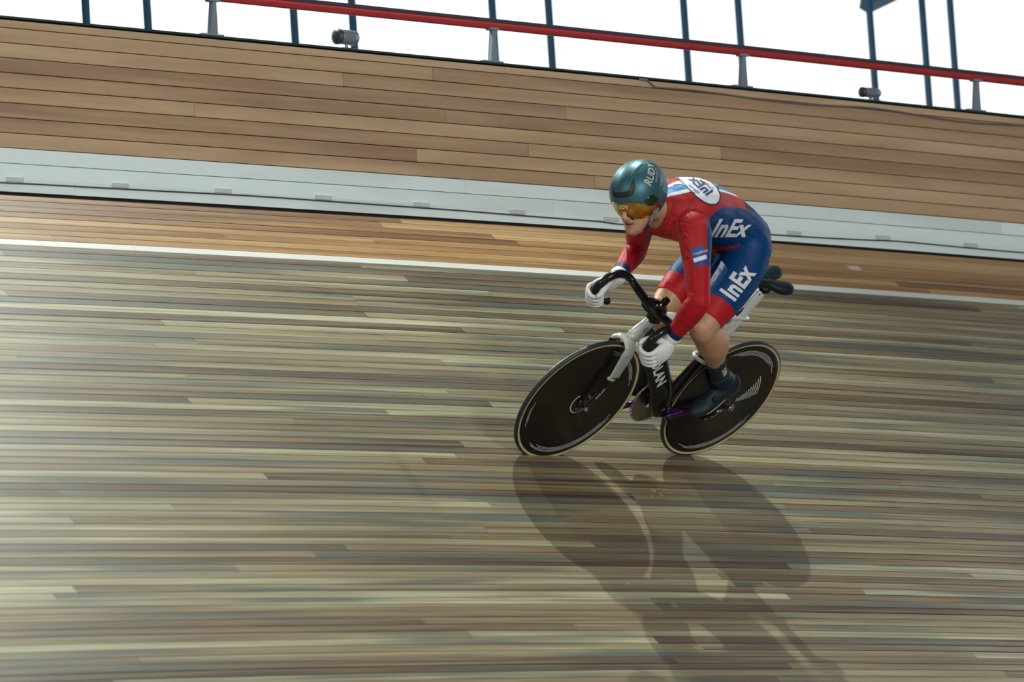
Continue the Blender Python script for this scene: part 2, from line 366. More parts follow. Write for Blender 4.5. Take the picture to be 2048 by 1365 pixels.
def lathe_y(name, c, prof, m, parent, seg=72, arc=None, smooth=True):
    """revolve (radius, y) profile about the wheel axle"""
    bm = bmesh.new(); a0, a1 = arc if arc else (0, 2*PI); full = arc is None
    n = seg if full else max(3, int(seg*abs(a1-a0)/(2*PI))); rings = []
    for i in range(n if full else n+1):
        a = a0+(a1-a0)*i/n; rings.append([bm.verts.new((c[0]+r*math.cos(a), c[1]+y, c[2]+r*math.sin(a))) for r, y in prof])
    for i in range(n):
        A, B = rings[i], rings[(i+1) % len(rings)]
        for j in range(len(prof)-1): bm.faces.new((A[j], A[j+1], B[j+1], B[j]))
    return bm_obj(name, bm, m, parent, smooth)
def torus_prof(R, r, a0, a1, n=10): return [(R+r*math.cos(a), r*math.sin(a)) for a in np.linspace(a0, a1, n)]
def bikewheel(x, front):
    c = (x, 0, R_)
    w_ = lathe_y('front_wheel' if front else 'rear_wheel', c, [(.012, .027), (.03, .0255), (.06, .0215), (.16, .0145), (.27, .0105), (.300, .0115), (.306, .011), (.3145, .0085), (.3145, -.0085), (.306, -.011), (.300, -.0115), (.27, -.0105), (.16, -.0145), (.06, -.0215), (.03, -.0255), (.012, -.027), (.012, .027)], M_DISC, bike, 110)
    lathe_y('tyre', c, torus_prof(.3225, .0115, -PI*.50, PI*.50, 15), M_TYRE, w_, 110)
    for s in (1, -1):
        lathe_y('sidewall', c, [(.3230, s*.0119), (.3195, s*.0122), (.3150, s*.0116), (.3125, s*.0098)], M_TAN, w_, 110)
        lathe_y('hub_cap', c, [(0, s*.040), (.012, s*.040), (.014, s*.034), (.022, s*.031), (.024, s*.024)], M_CARB, w_, 28)
    return w_
wr, wf = bikewheel(0, 0), bikewheel(L_, 1)
def yprof(r):   # left face of the disc
    return float(np.interp(r, [.012, .03, .06, .16, .27, .30, .306], [.027, .0255, .0215, .0145, .0105, .0115, .011]))
def arc_print(c, r, wd_, a0, a1, parent, m=M_GPRINT, name='rim_print', s=1):
    a0, a1 = math.radians(a0), math.radians(a1)
    lathe_y(name, c, [(r-wd_/2, s*(yprof(r-wd_/2)+.0008)), (r+wd_/2, s*(yprof(r+wd_/2)+.0008))], m, parent, 160, (a0, a1), False)
cf, cr = (L_, 0, R_), (0, 0, R_)
# angle convention: 0 = forward, 90 = up (bike frame)
for r, q0, q1 in ((.285, 0, 62), (.279, 4, 66), (.272, -4, 50), (.265, 8, 55)): arc_print(cf, r, .0022, 200+q0, 200+q1+38, wf)
for r, q0, q1 in ((.285, 0, 60), (.279, 6, 66), (.272, 2, 58)): arc_print(cf, r, .0022, 95+q0, 95+q1, wf)
for r, q0, q1 in ((.284, 0, 24), (.277, 5, 30)): arc_print(cf, r, .0022, 330+q0, 330+q1, wf)
arc_print(cf, .052, .0042, 120, 415, wf, M_PRINT, 'hub_ring'); arc_print(cf, .031, .0022, 150, 300, wf, M_GPRINT, 'hub_ring')
for r, q0, q1 in ((.286, 0, 78), (.280, 6, 88), (.274, -6, 70), (.268, 4, 60)): arc_print(cr, r, .0024, 205+q0, 205+q1, wr)
for r, q0, q1 in ((.284, 0, 76), (.277, 5, 84), (.270, 10, 70), (.263, 14, 64)): arc_print(cr, r, .0024, 62+q0, 62+q1, wr)
for k in range(11): arc_print(cr, .088+.0125*k, .0052, 170-k*3.0, 183-k*1.2, wr, M_GPRINT, 'disc_print')
for k in range(4): arc_print(cr, .092+.009*k, .0030, 192+k*3, 205+k*2, wr, M_GPRINT, 'disc_print')
arc_print(cr, .066, .006, 262, 300, wr, M_GPRINT, 'disc_print')

def catmull(P, n=6):
    P = [np.array(p, float) for p in P]; Q = [2*P[0]-P[1]]+P+[2*P[-1]-P[-2]]; out = []
    for i in range(1, len(Q)-2):
        for k in range(n):
            t = k/n; a, b, c, d = Q[i-1:i+3]
            out.append(.5*((2*b)+(c-a)*t+(2*a-5*b+4*c-d)*t*t+(-a+3*b-3*c+d)*t**3))
    out.append(P[-1]); return out
def loft_bm(bm, secs, seg=16, n=5, side=(0, 1, 0), power=2., capr=True):
    """secs: (centre, half along 'side', half across) ; aero tubes and limbs. Cross-section normal follows the path."""
    A = catmull([np.array([*s[0], s[1], s[2], *(s[3] if len(s) > 3 else side)], float) for s in secs], n)
    cs = [a[:3] for a in A]; rings = []
    for i, a in enumerate(A):
        t = cs[min(i+1, len(cs)-1)]-cs[max(i-1, 0)]; t /= np.linalg.norm(t)
        u = a[5:8]; u = u-t*(u@t); u /= np.linalg.norm(u); v = np.cross(t, u)
        ring = []
        for q in np.linspace(0, 2*PI, seg, endpoint=False):
            cx, sx = math.cos(q), math.sin(q); e = 2/power
            ring.append(bm.verts.new(a[:3]+a[3]*math.copysign(abs(cx)**e, cx)*u+a[4]*math.copysign(abs(sx)**e, sx)*v))
        rings.append(ring)
    for X, Y in zip(rings, rings[1:]):
        for j in range(seg): bm.faces.new((X[j], X[(j+1) % seg], Y[(j+1) % seg], Y[j]))
    bm.faces.new(rings[0][::-1]); bm.faces.new(rings[-1]); return bm
def loft(name, secs, m, parent, **k):
    bm = bmesh.new(); loft_bm(bm, secs, **k); return bm_obj(name, bm, m, parent)
# frame: (centre, half width, half depth)
loft('tail_fin', [((.31, 0, .808), .018, .012), ((.25, 0, .810), .021, .009), ((.20, 0, .808), .021, .006), ((.168, 0, .806), .014, .0035)], M_WHITE, bike, power=2.6)
head = loft('head_tube', [((.858, 0, .690), .024, .040), ((.845, 0, .72), .024, .040), ((.822, 0, .76), .021, .034), ((.812, 0, .792), .020, .028)], M_WHITE, bike, power=2.4)
loft('top_tube', [((.83, 0, .765), .018, .026), ((.74, 0, .80), .019, .026), ((.55, 0, .80), .016, .024), ((.40, 0, .785), .015, .036), ((.30, 0, .770), .015, .046), ((.245, 0, .770), .016, .042)], M_WHITE, bike, power=2.4)
loft('seat_gusset', [((.34, 0, .775), .012, .02), ((.30, 0, .735), .013, .045), ((.262, 0, .685), .012, .035), ((.245, 0, .655), .008, .014)], M_WHITE, bike, power=2.4)
loft('down_tube', [((.815, 0, .728), .018, .036), ((.755, 0, .685), .020, .052), ((.672, 0, .618), .021, .058), ((.57, 0, .512), .022, .058), ((.463, 0, .402), .024, .056), ((.405, 0, .320), .029, .056), ((.368, 0, .262), .030, .042)], M_CARB, bike, power=2.8)
loft('seat_tube', [((.252, 0, .70), .013, .032), ((.285, 0, .61), .014, .036), ((.318, 0, .52), .017, .038), ((.345, 0, .43), .020, .040), ((.372, 0, .32), .026, .042)], M_CARB, bike, power=2.6)
loft('seat_mast', [((.262, 0, .66), .014, .030), ((.240, 0, .75), .016, .033), ((.217, 0, .83), .015, .030), ((.199, 0, .90), .015, .034), ((.184, 0, .955), .014, .033)], M_WHITE, bike, power=2.4)
lathe_y('bottom_bracket', (.385, 0, .285), [(0, .042), (.026, .042), (.029, .036), (.029, -.036), (.026, -.042), (0, -.042)], M_CARB, bike, 28)
for s in (1, -1):
    loft('seat_stay', [((.30, s*.010, .575), .010, .016), ((.25, s*.030, .545), .009, .016), ((.13, s*.052, .44), .009, .020), ((.02, s*.062, .345), .008, .018)], M_CARB, bike, power=2.4)
    loft('chain_stay', [((.37, s*.026, .285), .012, .026), ((.24, s*.042, .288), .010, .022), ((.10, s*.058, .312), .009, .020), ((-.012, s*.063, .334), .006, .016)], M_CARB, bike, power=2.4)
    nut = lathe_y('axle_nut', (0, 0, R_), [(0, s*.088), (.006, s*.088), (.0075, s*.074), (.013, s*.074), (.013, s*.068), (0, s*.068)], M_SILV, bike, 12, smooth=False)
    nut = lathe_y('axle_nut', (L_-.002, 0, R_), [(0, s*.074), (.006, s*.074), (.0075, s*.066), (.011, s*.066), (.011, s*.058), (0, s*.058)], M_SILV, bike, 12, smooth=False)
tube('stay_bridge', catmull([(.20, .05, .535), (.26, .048, .560), (.328, .034, .572), (.352, 0, .574), (.328, -.034, .572), (.26, -.048, .560), (.20, -.05, .535)], 6), .0085, M_WHITE, bike, 10)
fork = loft('fork_crown', [((.898, .052, .620), .030, .010), ((.896, .050, .652), .032, .013), ((.892, .030, .672), .034, .014), ((.886, 0, .680), .036, .014), ((.892, -.030, .672), .034, .014), ((.896, -.050, .652), .032, .013), ((.898, -.052, .620), .030, .010)], M_WHITE, bike, side=(1, 0, 0))
loft('steerer_shroud', [((.868, 0, .715), .024, .036), ((.864, 0, .695), .025, .038), ((.870, 0, .685), .022, .034)], M_WHITE, fork)
for s in (1, -1):
    bl = loft('fork_blade', [((.897, s*.050, .650), .011, .034), ((.895, s*.051, .62), .010, .036), ((.893, s*.050, .55), .009, .032), ((.891, s*.050, .505), .008, .030)], M_WHITE if s > 0 else M_CARB, fork, power=2.3)
    loft('blade_tip', [((.903, s*.050, .499), .008, .030), ((.905, s*.050, .492), .008, .029), ((.907, s*.050, .484), .006, .020)], M_WHITE if s > 0 else M_CARB, fork, power=2.3, n=3)
    loft('blade_lower', [((.905, s*.050, .500), .007, .022), ((.920, s*.050, .43), .0065, .018), ((.945, s*.050, .375), .006, .016), ((.972, s*.052, .330), .005, .014)], M_CARB, fork, power=2.3)
# stem, clamp and base bar
stem = loft('stem', [((.800, 0, .785), .026, .040), ((.80, 0, .83), .030, .044), ((.835, 0, .858), .034, .036), ((.885, 0, .868), .042, .028)], M_CARB, bike, power=3)
loft('stem_cap', [((.79, -.0, .80), .026, .042), ((.782, 0, .815), .022, .034)], M_CARB, stem, n=2)
bm = bmesh.new(); tube_bm(bm, [(.800, 0, .848), (.797, 0, .868), (.790, 0, .905), (.789, 0, .91)], [.018, .017, .018, .013], 22); bm_obj('top_cap', bm, M_CARB, stem, False)
for dx, dy in ((.012, .030), (.012, -.030), (-.014, .030), (-.014, -.030)):
    bm = bmesh.new(); tube_bm(bm, [(.862+dx, dy, .88), (.864+dx, dy, .899)], .0042, 8); bm_obj('bolt', bm, M_SILV, stem)
bars = loft('handlebar', [((.872, -.15, .882), .020, .016, (.9, .3, 0)), ((.862, -.12, .872), .025, .016, (1, .1, 0)), ((.862, -.06, .865), .028, .016, (1, 0, 0)), ((.866, 0, .866), .032, .020, (1, 0, 0)), ((.862, .06, .865), .028, .016, (1, 0, 0)), ((.862, .12, .872), .025, .016, (1, -.1, 0)), ((.872, .15, .882), .020, .016, (.9, -.3, 0))], M_CARB, bike, n=6)
for s in (1, -1):
    pts = [(.868, s*.145, .881), (.886, s*.170, .891), (.925, s*.186, .894), (.968, s*.190, .879), (.998, s*.191, .850), (1.012, s*.192, .812), (1.006, s*.193, .772), (.980, s*.194, .748), (.940, s*.195, .738), (.893, s*.196, .734)]
    rr = [.0165, .018, .019, .019, .0195, .0205, .020, .019, .0165, .0145]
    cp = catmull(pts, 6); ci = np.interp(np.linspace(0, 1, len(cp)), np.linspace(0, 1, len(rr)), rr)
    d = tube('drop', cp, list(ci), M_CARB, bars, 14)
    bm = bmesh.new(); tube_bm(bm, [(.896, s*.196, .734), (.886, s*.196, .7335), (.880, s*.196, .733)], [.0165, .0175, .012], 14); bm_obj('end_plug', bm, M_CARB, d)
# saddle: split at the back into two wings
def saddle_half(s):
    e = 0 if s > 0 else -.030
    return [((.305, s*.006, 1.004), .014, .014), ((.26, s*.012, 1.008), .018, .018), ((.21, s*.020, 1.012), .025, .020), ((.175, s*.036, 1.014), .034, .023), ((.145+e*.4, s*.050, 1.016), .040, .026), ((.112+e*.8, s*.058, 1.020), .036, .026), ((.090+e, s*.060, 1.024), .022, .016)]
sad = loft('saddle', saddle_half(1), M_SADL, bike); loft('saddle_wing', saddle_half(-1), M_SADL, sad)
for s in (1, -1): tube('saddle_rail', catmull([(.25, s*.014, 1.003), (.21, s*.020, .985), (.15, s*.022, .983), (.125, s*.030, 1.008)], 5), .0038, M_STEEL, sad, 8)
loft('saddle_clamp', [((.178, 0, .955), .022, .03), ((.176, 0, .972), .028, .026), ((.172, 0, .986), .028, .02)], M_CARB, sad, n=3)
for x, z in ((.205, .945), (.189, .935)):
    bm = bmesh.new(); tube_bm(bm, [(x, .008, z), (x, .0135, z)], .005, 8); bm_obj('bolt', bm, M_CARB, sad)
loft('seat_wedge', [((.262, 0, .818), .010, .008), ((.246, 0, .835), .006, .006), ((.226, 0, .885), .0045, .005)], M_CARB, bike, n=3)
# drivetrain on the far side
BBc = (.385, 0, .285); NT = 60; RC = .1205
def gear(name, c, y, r, nt, hole, m, parent, th_=.004):
    bm = bmesh.new(); F_, B_ = [], []; n = nt*4
    for i in range(n):
        a = 2*PI*i/n; rr = r*(1+(.045 if i % 4 in (1, 2) else -.03)*(60/nt)**.7); 
        for lst, yy in ((F_, y+th_/2), (B_, y-th_/2)): lst.append(bm.verts.new((c[0]+rr*math.cos(a), yy, c[2]+rr*math.sin(a))))
    HF, HB = [], []
    for i in range(n):
        a = 2*PI*i/n
        for lst, yy in ((HF, y+th_/2), (HB, y-th_/2)): lst.append(bm.verts.new((c[0]+hole*math.cos(a), yy, c[2]+hole*math.sin(a))))
    for i in range(n):
        j = (i+1) % n
        bm.faces.new((F_[i], F_[j], HF[j], HF[i])); bm.faces.new((B_[j], B_[i], HB[i], HB[j])); bm.faces.new((F_[j], F_[i], B_[i], B_[j])); bm.faces.new((HF[i], HF[j], HB[j], HB[i]))
    return bm_obj(name, bm, m, parent, False)
ring = gear('chainring', BBc, -.052, RC, NT, .045, mat('dark_mirror_metal', (.34, .31, .27), .25, .95, noise=(60, .3)), bike)
for k in range(5):
    a = 2*PI*k/5+.3
    loft('spider_arm', [((BBc[0]+.02*math.cos(a), -.056, BBc[2]+.02*math.sin(a)), .004, .010), ((BBc[0]+.052*math.cos(a), -.056, BBc[2]+.052*math.sin(a)), .003, .008)], M_PURP, ring, n=2)
gear('sprocket', (0, 0, R_), -.052, .032, 14, .012, M_STEEL, bike)
# chain as links
def chain_path():
    r1, r2 = RC+.001, .033; c1, c2 = np.array([BBc[0], BBc[2]]), np.array([0, R_]); d = c1-c2; L0 = np.linalg.norm(d); base_a = math.atan2(d[1], d[0]); be = math.acos((r1-r2)/L0)
    pts = []
    for a in np.linspace(base_a+be, base_a-be, 44): pts.append(c1+r1*np.array([math.cos(a), math.sin(a)]))
    # note: the ring is wrapped on its front side
    e = pts[-1]; s2 = c2+r2*np.array([math.cos(base_a-be), math.sin(base_a-be)])
    for t in np.linspace(0, 1, 30)[1:]: pts.append(e+(s2-e)*t)
    for a in np.linspace(base_a-be, base_a+be-2*PI, 10)[1:]: pts.append(c2+r2*np.array([math.cos(a), math.sin(a)]))
    e = pts[-1]; s2 = pts[0]
    for t in np.linspace(0, 1, 30)[1:]: pts.append(e+(s2-e)*t)
    return pts
cpth = chain_path(); P_ = np.array(cpth); seg_ = np.r_[0, np.cumsum(np.linalg.norm(np.diff(P_, axis=0), axis=1))]; tot = seg_[-1]; nl = int(tot/.0127)
bm = bmesh.new()
for k in range(nl):
    a_ = np.array([np.interp(tot*k/nl, seg_, P_[:, j]) for j in (0, 1)]); b_ = np.array([np.interp(min(tot, tot*(k+1)/nl), seg_, P_[:, j]) for j in (0, 1)])
    hw = .0032 if k % 2 else .0045; d = (b_-a_)/np.linalg.norm(b_-a_); nn = np.array([-d[1], d[0]])*.0042; a_ = a_-d*.003; b_ = b_+d*.003
    vv = [bm.verts.new((p[0], -.052+y, p[1])) for y in (-hw, hw) for p in (a_-nn, b_-nn, b_+nn, a_+nn)]
    for f in ((3, 2, 1, 0), (4, 5, 6, 7), (0, 1, 5, 4), (1, 2, 6, 5), (2, 3, 7, 6), (3, 0, 4, 7)): bm.faces.new([vv[i] for i in f])
ch = bm_obj('chain', bm, M_STEEL, bike, False); stuff(ch)
CA = math.radians(150)       # left crank points back and up
for s, a in ((1, CA), (-1, CA+PI)):
    e = np.array([BBc[0]+.165*math.cos(a), s*.092, BBc[2]+.165*math.sin(a)]); b0 = np.array([BBc[0], s*.066, BBc[2]])
    cr_ = loft('crank_arm', [(b0-(e-b0)*.10, .007, .012), (b0, .011, .019), (b0+(e-b0)*.25, .010, .0165), (b0+(e-b0)*.8, .009, .0125), (e, .009, .0145), (e+(e-b0)*.09, .005, .007)], M_PURP, bike, power=3.2)
    bm = bmesh.new(); tube_bm(bm, [(b0[0], s*.046, b0[2]), (b0[0], s*.079, b0[2]), (b0[0], s*.081, b0[2])], [.014, .014, .010], 18); bm_obj('crank_bolt', bm, M_CARB, cr_)
    loft('pedal', [((e[0]+.042, s*.132, e[2]-.026), .036, .007), ((e[0]+.02, s*.132, e[2]-.012), .040, .010), ((e[0]-.03, s*.132, e[2]+.018), .036, .009)], M_CARB, cr_, power=4, n=2)
    bm = bmesh.new(); tube_bm(bm, [(e[0], s*.09, e[2]), (e[0], s*.17, e[2])], .006, 10); bm_obj('pedal_axle', bm, M_STEEL, cr_)

# printed lettering laid on a surface by projection
def text_mesh(txt, size, bold=.012, shear=0, space=1.0):
    cu = D.curves.new('t', 'FONT'); cu.body = txt; cu.size = size; cu.offset = bold*size; cu.shear = shear; cu.space_character = space
    cu.align_x = 'CENTER'; cu.align_y = 'CENTER'; cu.resolution_u = 3
    ob = D.objects.new('t', cu); C.objects.link(ob); dg = bpy.context.evaluated_depsgraph_get()
    me = D.meshes.new_from_object(ob.evaluated_get(dg)); D.objects.remove(ob); D.curves.remove(cu)
    V = [v.co.copy() for v in me.vertices]; F = [tuple(p.vertices) for p in me.polygons]; D.meshes.remove(me); return V, F
def refine(V, F, mx):
    bm = bmesh.new(); vs = [bm.verts.new((v[0], v[1], 0)) for v in V]
    for f in F:
        try: bm.faces.new([vs[i] for i in f])
        except ValueError: pass
    bmesh.ops.triangulate(bm, faces=bm.faces)
    for _ in range(4):
        es = [e for e in bm.edges if e.calc_length() > mx]
        if not es: break
        bmesh.ops.subdivide_edges(bm, edges=es, cuts=1); bmesh.ops.triangulate(bm, faces=[f for f in bm.faces if len(f.verts) > 3])
    V = [tuple(v.co) for v in bm.verts]; bm.verts.index_update(); F = [tuple(v.index for v in f.verts) for f in bm.faces]; bm.free(); return V, F
def bvh_of(*objs):
    V, F = [], []
    for o in objs:
        k = len(V); V += [v.co.copy() for v in o.data.vertices]; F += [[i+k for i in p.vertices] for p in o.data.polygons]
    return BVHTree.FromPolygons(V, F)
def decal(name, VF, org, u, v, tree, m, parent, off=.0012, mx=.012, maxd=.3):
    V, F = refine(*VF, mx); u = Vector(u).normalized(); v = Vector(v); v = (v-u*v.dot(u)).normalized(); n = u.cross(v); org = Vector(org)
    out, ok = [], []
    for x, y, _ in V:
        p = org+u*x+v*y+n*.15; h = tree.ray_cast(p, -n, maxd)
        if h[0] is None: out.append(org+u*x+v*y); ok.append(False)
        else:
            nr = h[1] if h[1].dot(n) > 0 else -h[1]; out.append(h[0]+nr*off); ok.append(True)
    F = [f for f in F if all(ok[i] for i in f)]
    used = sorted({i for f in F for i in f}); mp = {a: b for b, a in enumerate(used)}
    if not F: return None
    return mesh_obj(name, [out[i] for i in used], [tuple(mp[i] for i in f) for f in F], m, parent)
dt = [o for o in bike.children if o.name.startswith('down_tube')][0]
# lettering reads down the tube
decal('lettering', text_mesh('DOLAN', .070, .03), (.590, .03, .520), (-.72, 0, -.70), (-.70, 0, .72), bvh_of(dt), M_PRINT, dt, mx=.02)
hd = head
decal('maker_mark', text_mesh('D', .040, -.012), (.835, .05, .745), (-.5, 0, -.9), (-.9, 0, .5), bvh_of(hd), M_BPRINT, hd, mx=.02)
cs = [o for o in bike.children if o.name.startswith('chain_stay')][0]
decal('lettering', text_mesh('DOLAN', .024, .02), (.085, .1, .313), (-1, 0, .1), (.1, 0, 1), bvh_of(cs), M_PRINT, cs, mx=.02)
tt_ = [o for o in bike.children if o.name.startswith('top_tube')][0]
decal('lettering', text_mesh('DXF', .026, .02, .2), (.315, .1, .785), (-1, 0, 0), (0, 0, 1), bvh_of(tt_), M_BPRINT, tt_, mx=.02)
blw = [o for o in fork.children if o.name.startswith('blade_lower')][0]
decal('lettering', text_mesh('DOLAN', .017, .02), (.925, .1, .415), (-.34, 0, .94), (.94, 0, .34), bvh_of(blw), M_PRINT, blw, mx=.02)
# ------------------------------------------------------------ rider (modelled in the frame of the bicycle)
def suitmat(name, col, rough=.5, wr=.35, dense=220):
    m = D.materials.new(name); m.use_nodes = True; nt = m.node_tree; N, L = nt.nodes, nt.links; b = N['Principled BSDF']
    b.inputs['Roughness'].default_value = rough; b.inputs['Specular IOR Level'].default_value = .16
    tc = N.new('ShaderNodeTexCoord')
    w1 = N.new('ShaderNodeTexNoise'); w1.inputs['Scale'].default_value = 9; w1.inputs['Detail'].default_value = 5; w1.inputs['Distortion'].default_value = 1.2
    mp = N.new('ShaderNodeMapping'); mp.inputs['Scale'].default_value = (1, 1, 3.2); L.new(tc.outputs['Object'], mp.inputs[0]); L.new(mp.outputs[0], w1.inputs['Vector'])
    bp = N.new('ShaderNodeBump'); bp.inputs['Strength'].default_value = wr; bp.inputs['Distance'].default_value = .010
    L.new(w1.outputs['Fac'], bp.inputs['Height']); L.new(bp.outputs[0], b.inputs['Normal'])
    return m, nt, b, tc
def attr(nt, name):
    a = nt.nodes.new('ShaderNodeAttribute'); a.attribute_name = name; return a.outputs['Fac']
def mixc(nt, fac, a, b):
    x = nt.nodes.new('ShaderNodeMix'); x.data_type = 'RGBA'
    for i, q in ((0, fac), (6, a), (7, b)):
        if isinstance(q, tuple): x.inputs[i].default_value = (*q, 1)
        else: nt.links.new(q, x.inputs[i])
    return x.outputs[2]
def step(nt, v, t=0., wdt=.0012):
    m = nt.nodes.new('ShaderNodeMapRange'); nt.links.new(v, m.inputs[0]); m.inputs[1].default_value = t-wdt; m.inputs[2].default_value = t+wdt; return m.outputs[0]
M_SUIT, nt, bs, tc = suitmat('skinsuit_fabric', (0, 0, 0), .48, .55)
RED, BLUE, LBLUE, WHT, NAVY = (.37, .010, .018), (.002, .044, .160), (.012, .22, .56), (.68, .72, .78), (.006, .020, .09)
# ribbed red mesh panels
wv = nt.nodes.new('ShaderNodeTexWave'); wv.inputs['Scale'].default_value = 46; wv.bands_direction = 'X'; wv.inputs['Distortion'].default_value = .6
nt.links.new(tc.outputs['Object'], wv.inputs['Vector'])
redc = mixc(nt, wv.outputs['Fac'], (.33, .012, .018), (.42, .030, .032)); redc = mixc(nt, step(nt, attr(nt, 'rib'), 0., .02), RED, redc)
wb = nt.nodes.new('ShaderNodeTexWave'); wb.inputs['Scale'].default_value = 17; wb.bands_direction = 'Z'; wb.inputs['Distortion'].default_value = .8; wb.wave_profile = 'SAW'
nt.links.new(tc.outputs['Object'], wb.inputs['Vector'])
pl = nt.nodes.new('ShaderNodeMath'); pl.operation = 'GREATER_THAN'; pl.inputs[1].default_value = .93; nt.links.new(wb.outputs['Fac'], pl.inputs[0])
pm = nt.nodes.new('ShaderNodeMath'); pm.operation = 'MULTIPLY'; nt.links.new(pl.outputs[0], pm.inputs[0]); nt.links.new(step(nt, attr(nt, 'pin'), 0., .003), pm.inputs[1])
bluec = mixc(nt, pm.outputs[0], BLUE, (.012, .075, .22))
c = mixc(nt, step(nt, attr(nt, 'blue')), redc, bluec)
c = mixc(nt, step(nt, attr(nt, 'band')), c, WHT)
c = mixc(nt, step(nt, attr(nt, 'core')), c, LBLUE)
c = mixc(nt, step(nt, attr(nt, 'ovalrim')), c, NAVY)
c = mixc(nt, step(nt, attr(nt, 'oval')), c, WHT)
c = mixc(nt, step(nt, attr(nt, 'cuff')), c, NAVY)
c = mixc(nt, step(nt, attr(nt, 'dark')), c, (.003, .004, .007))  # groin shade put into the cloth colour
c = mixc(nt, step(nt, attr(nt, 'pocket')), c, (.004, .012, .03))
nt.links.new(c, bs.inputs['Base Color'])
def skinmat():
    m = mat('skin', (.44, .245, .145), .48, noise=(13, .3), bump=(45, .35, .003)); b = m.node_tree.nodes['Principled BSDF']
    b.inputs['Subsurface Weight'].default_value = .12; b.inputs['Subsurface Radius'].default_value = (.02, .008, .004); return m
M_SKIN = skinmat()
M_GLOVE = mat('white_glove_fabric', (.66, .69, .70), .65, noise=(30, .08), bump=(70, .35, .003))
M_SHOE = mat('dark_teal_overshoe', (.003, .015, .022), .45, spec=.3, noise=(14, .2), bump=(25, .3, .004))
M_SOCK = mat('navy_sock_fabric', (.008, .010, .022), .7, noise=(50, .2), bump=(160, .3, .002))
M_HELM = mat('teal_metallic_helmet', (.035, .125, .165), .44, .45, noise=(4, .12))
M_VENT = mat('black_helmet_vent', (.006, .008, .010), .5, noise=(30, .2))
M_STRAP = mat('grey_strap_webbing', (.16, .20, .23), .6, noise=(60, .2)); M_STRAPB = mat('black_chin_buckle', (.01, .012, .02), .5, noise=(60, .2))
def visormat():
    m = D.materials.new('amber_mirror_visor'); m.use_nodes = True; nt = m.node_tree; b = nt.nodes['Principled BSDF']
    tc = nt.nodes.new('ShaderNodeTexCoord'); n = nt.nodes.new('ShaderNodeTexNoise'); mp = nt.nodes.new('ShaderNodeMapping'); mp.inputs['Scale'].default_value = (2, 9, 1)
    nt.links.new(tc.outputs['Object'], mp.inputs[0]); nt.links.new(mp.outputs[0], n.inputs['Vector']); n.inputs['Scale'].default_value = 3
    nt.links.new(mixc(nt, n.outputs['Fac'], (.50, .16, .02), (.62, .34, .05)), b.inputs['Base Color'])
    b.inputs['Metallic'].default_value = .85; b.inputs['Roughness'].default_value = .14; return m
M_VISOR = visormat(); M_LENSG = mat('green_black_lens', (.015, .04, .02), .08, .6, coat=.6); M_LENSR = mat('red_lens_edge', (.45, .02, .05), .15, .6)
M_HAIR = mat('brown_hair', (.06, .035, .02), .7, noise=(80, .4)); M_EYE = mat('eye_white', (.6, .6, .6), .2)
M_LIP = mat('lip_skin', (.42, .17, .13), .5, noise=(60, .1)); M_DARKM = mat('mouth_dark', (.03, .008, .008), .8)

person = thing('person', 'cyclist in a red and blue skinsuit and teal helmet crouched over the bicycle', 'person', MB)
A3 = np.array
J = dict(HL=A3([.339, -.073, 1.123]), HR=A3([.335, -.238, 1.059]), SL=A3([.845, -.030, 1.262]), SR=A3([.838, -.318, 1.112]),
         EL=A3([.935, .245, 1.090]), ER=A3([.690, -.345, .915]), WL=A3([.905, .203, .856]), WR=A3([.905, -.206, .868]),
         KL=A3([.600, .110, .832]), KR=A3([.648, -.092, .792]), AL=A3([.262, .112, .548]), AR=A3([.465, -.108, .330]))
nrm = lambda v: A3(v, float)/np.linalg.norm(v)
# screen-like axes of the body's near side, in the bike frame
r_b, u_b, t_b = RB.T@W[:, 0], RB.T@W[:, 1], RB.T@W[:, 2]
UPT = nrm([-.12, -.47, .86]); LATP = nrm(J['HL']-J['HR']); LATS = nrm([.0, .866, .5])
bmB = bmesh.new()
def body_loft(secs, **k):
    loft_bm(bmB, secs, seg=20, **k)
def sphere(c, r, sc_=(1, 1, 1)):
    m = Matrix.Translation(Vector(c)) @ Matrix.Diagonal((*[r*q for q in sc_], 1)); bmesh.ops.create_icosphere(bmB, subdivisions=3, radius=1, matrix=m)
# torso: (centre, half lateral, half depth, lateral dir)
SP = [(A3([.215, -.165, 1.120]), .060, .050, LATP), (A3([.262, -.170, 1.132]), .132, .098, LATP), (A3([.345, -.178, 1.145]), .160, .122, LATP), (A3([.46, -.200, 1.195]), .146, .120, LATP*.7+LATS*.3),
      (A3([.585, -.212, 1.230]), .150, .122, LATP*.3+LATS*.7), (A3([.70, -.212, 1.250]), .170, .128, LATS), (A3([.80, -.205, 1.250]), .172, .118, LATS), (A3([.865, -.203, 1.250]), .125, .088, LATS), (A3([.905, -.208, 1.255]), .075, .066, LATS)]
body_loft([(c, a, b, tuple(l)) for c, a, b, l in SP])
def limb(a, b, secs, side=(0, 1, 0)):
    """secs: (t, r_side, r_depth, offset vec)"""
    body_loft([(a+(b-a)*s[0]+(A3(s[3]) if len(s) > 3 else 0), s[1], s[2], side) for s in secs], n=4)
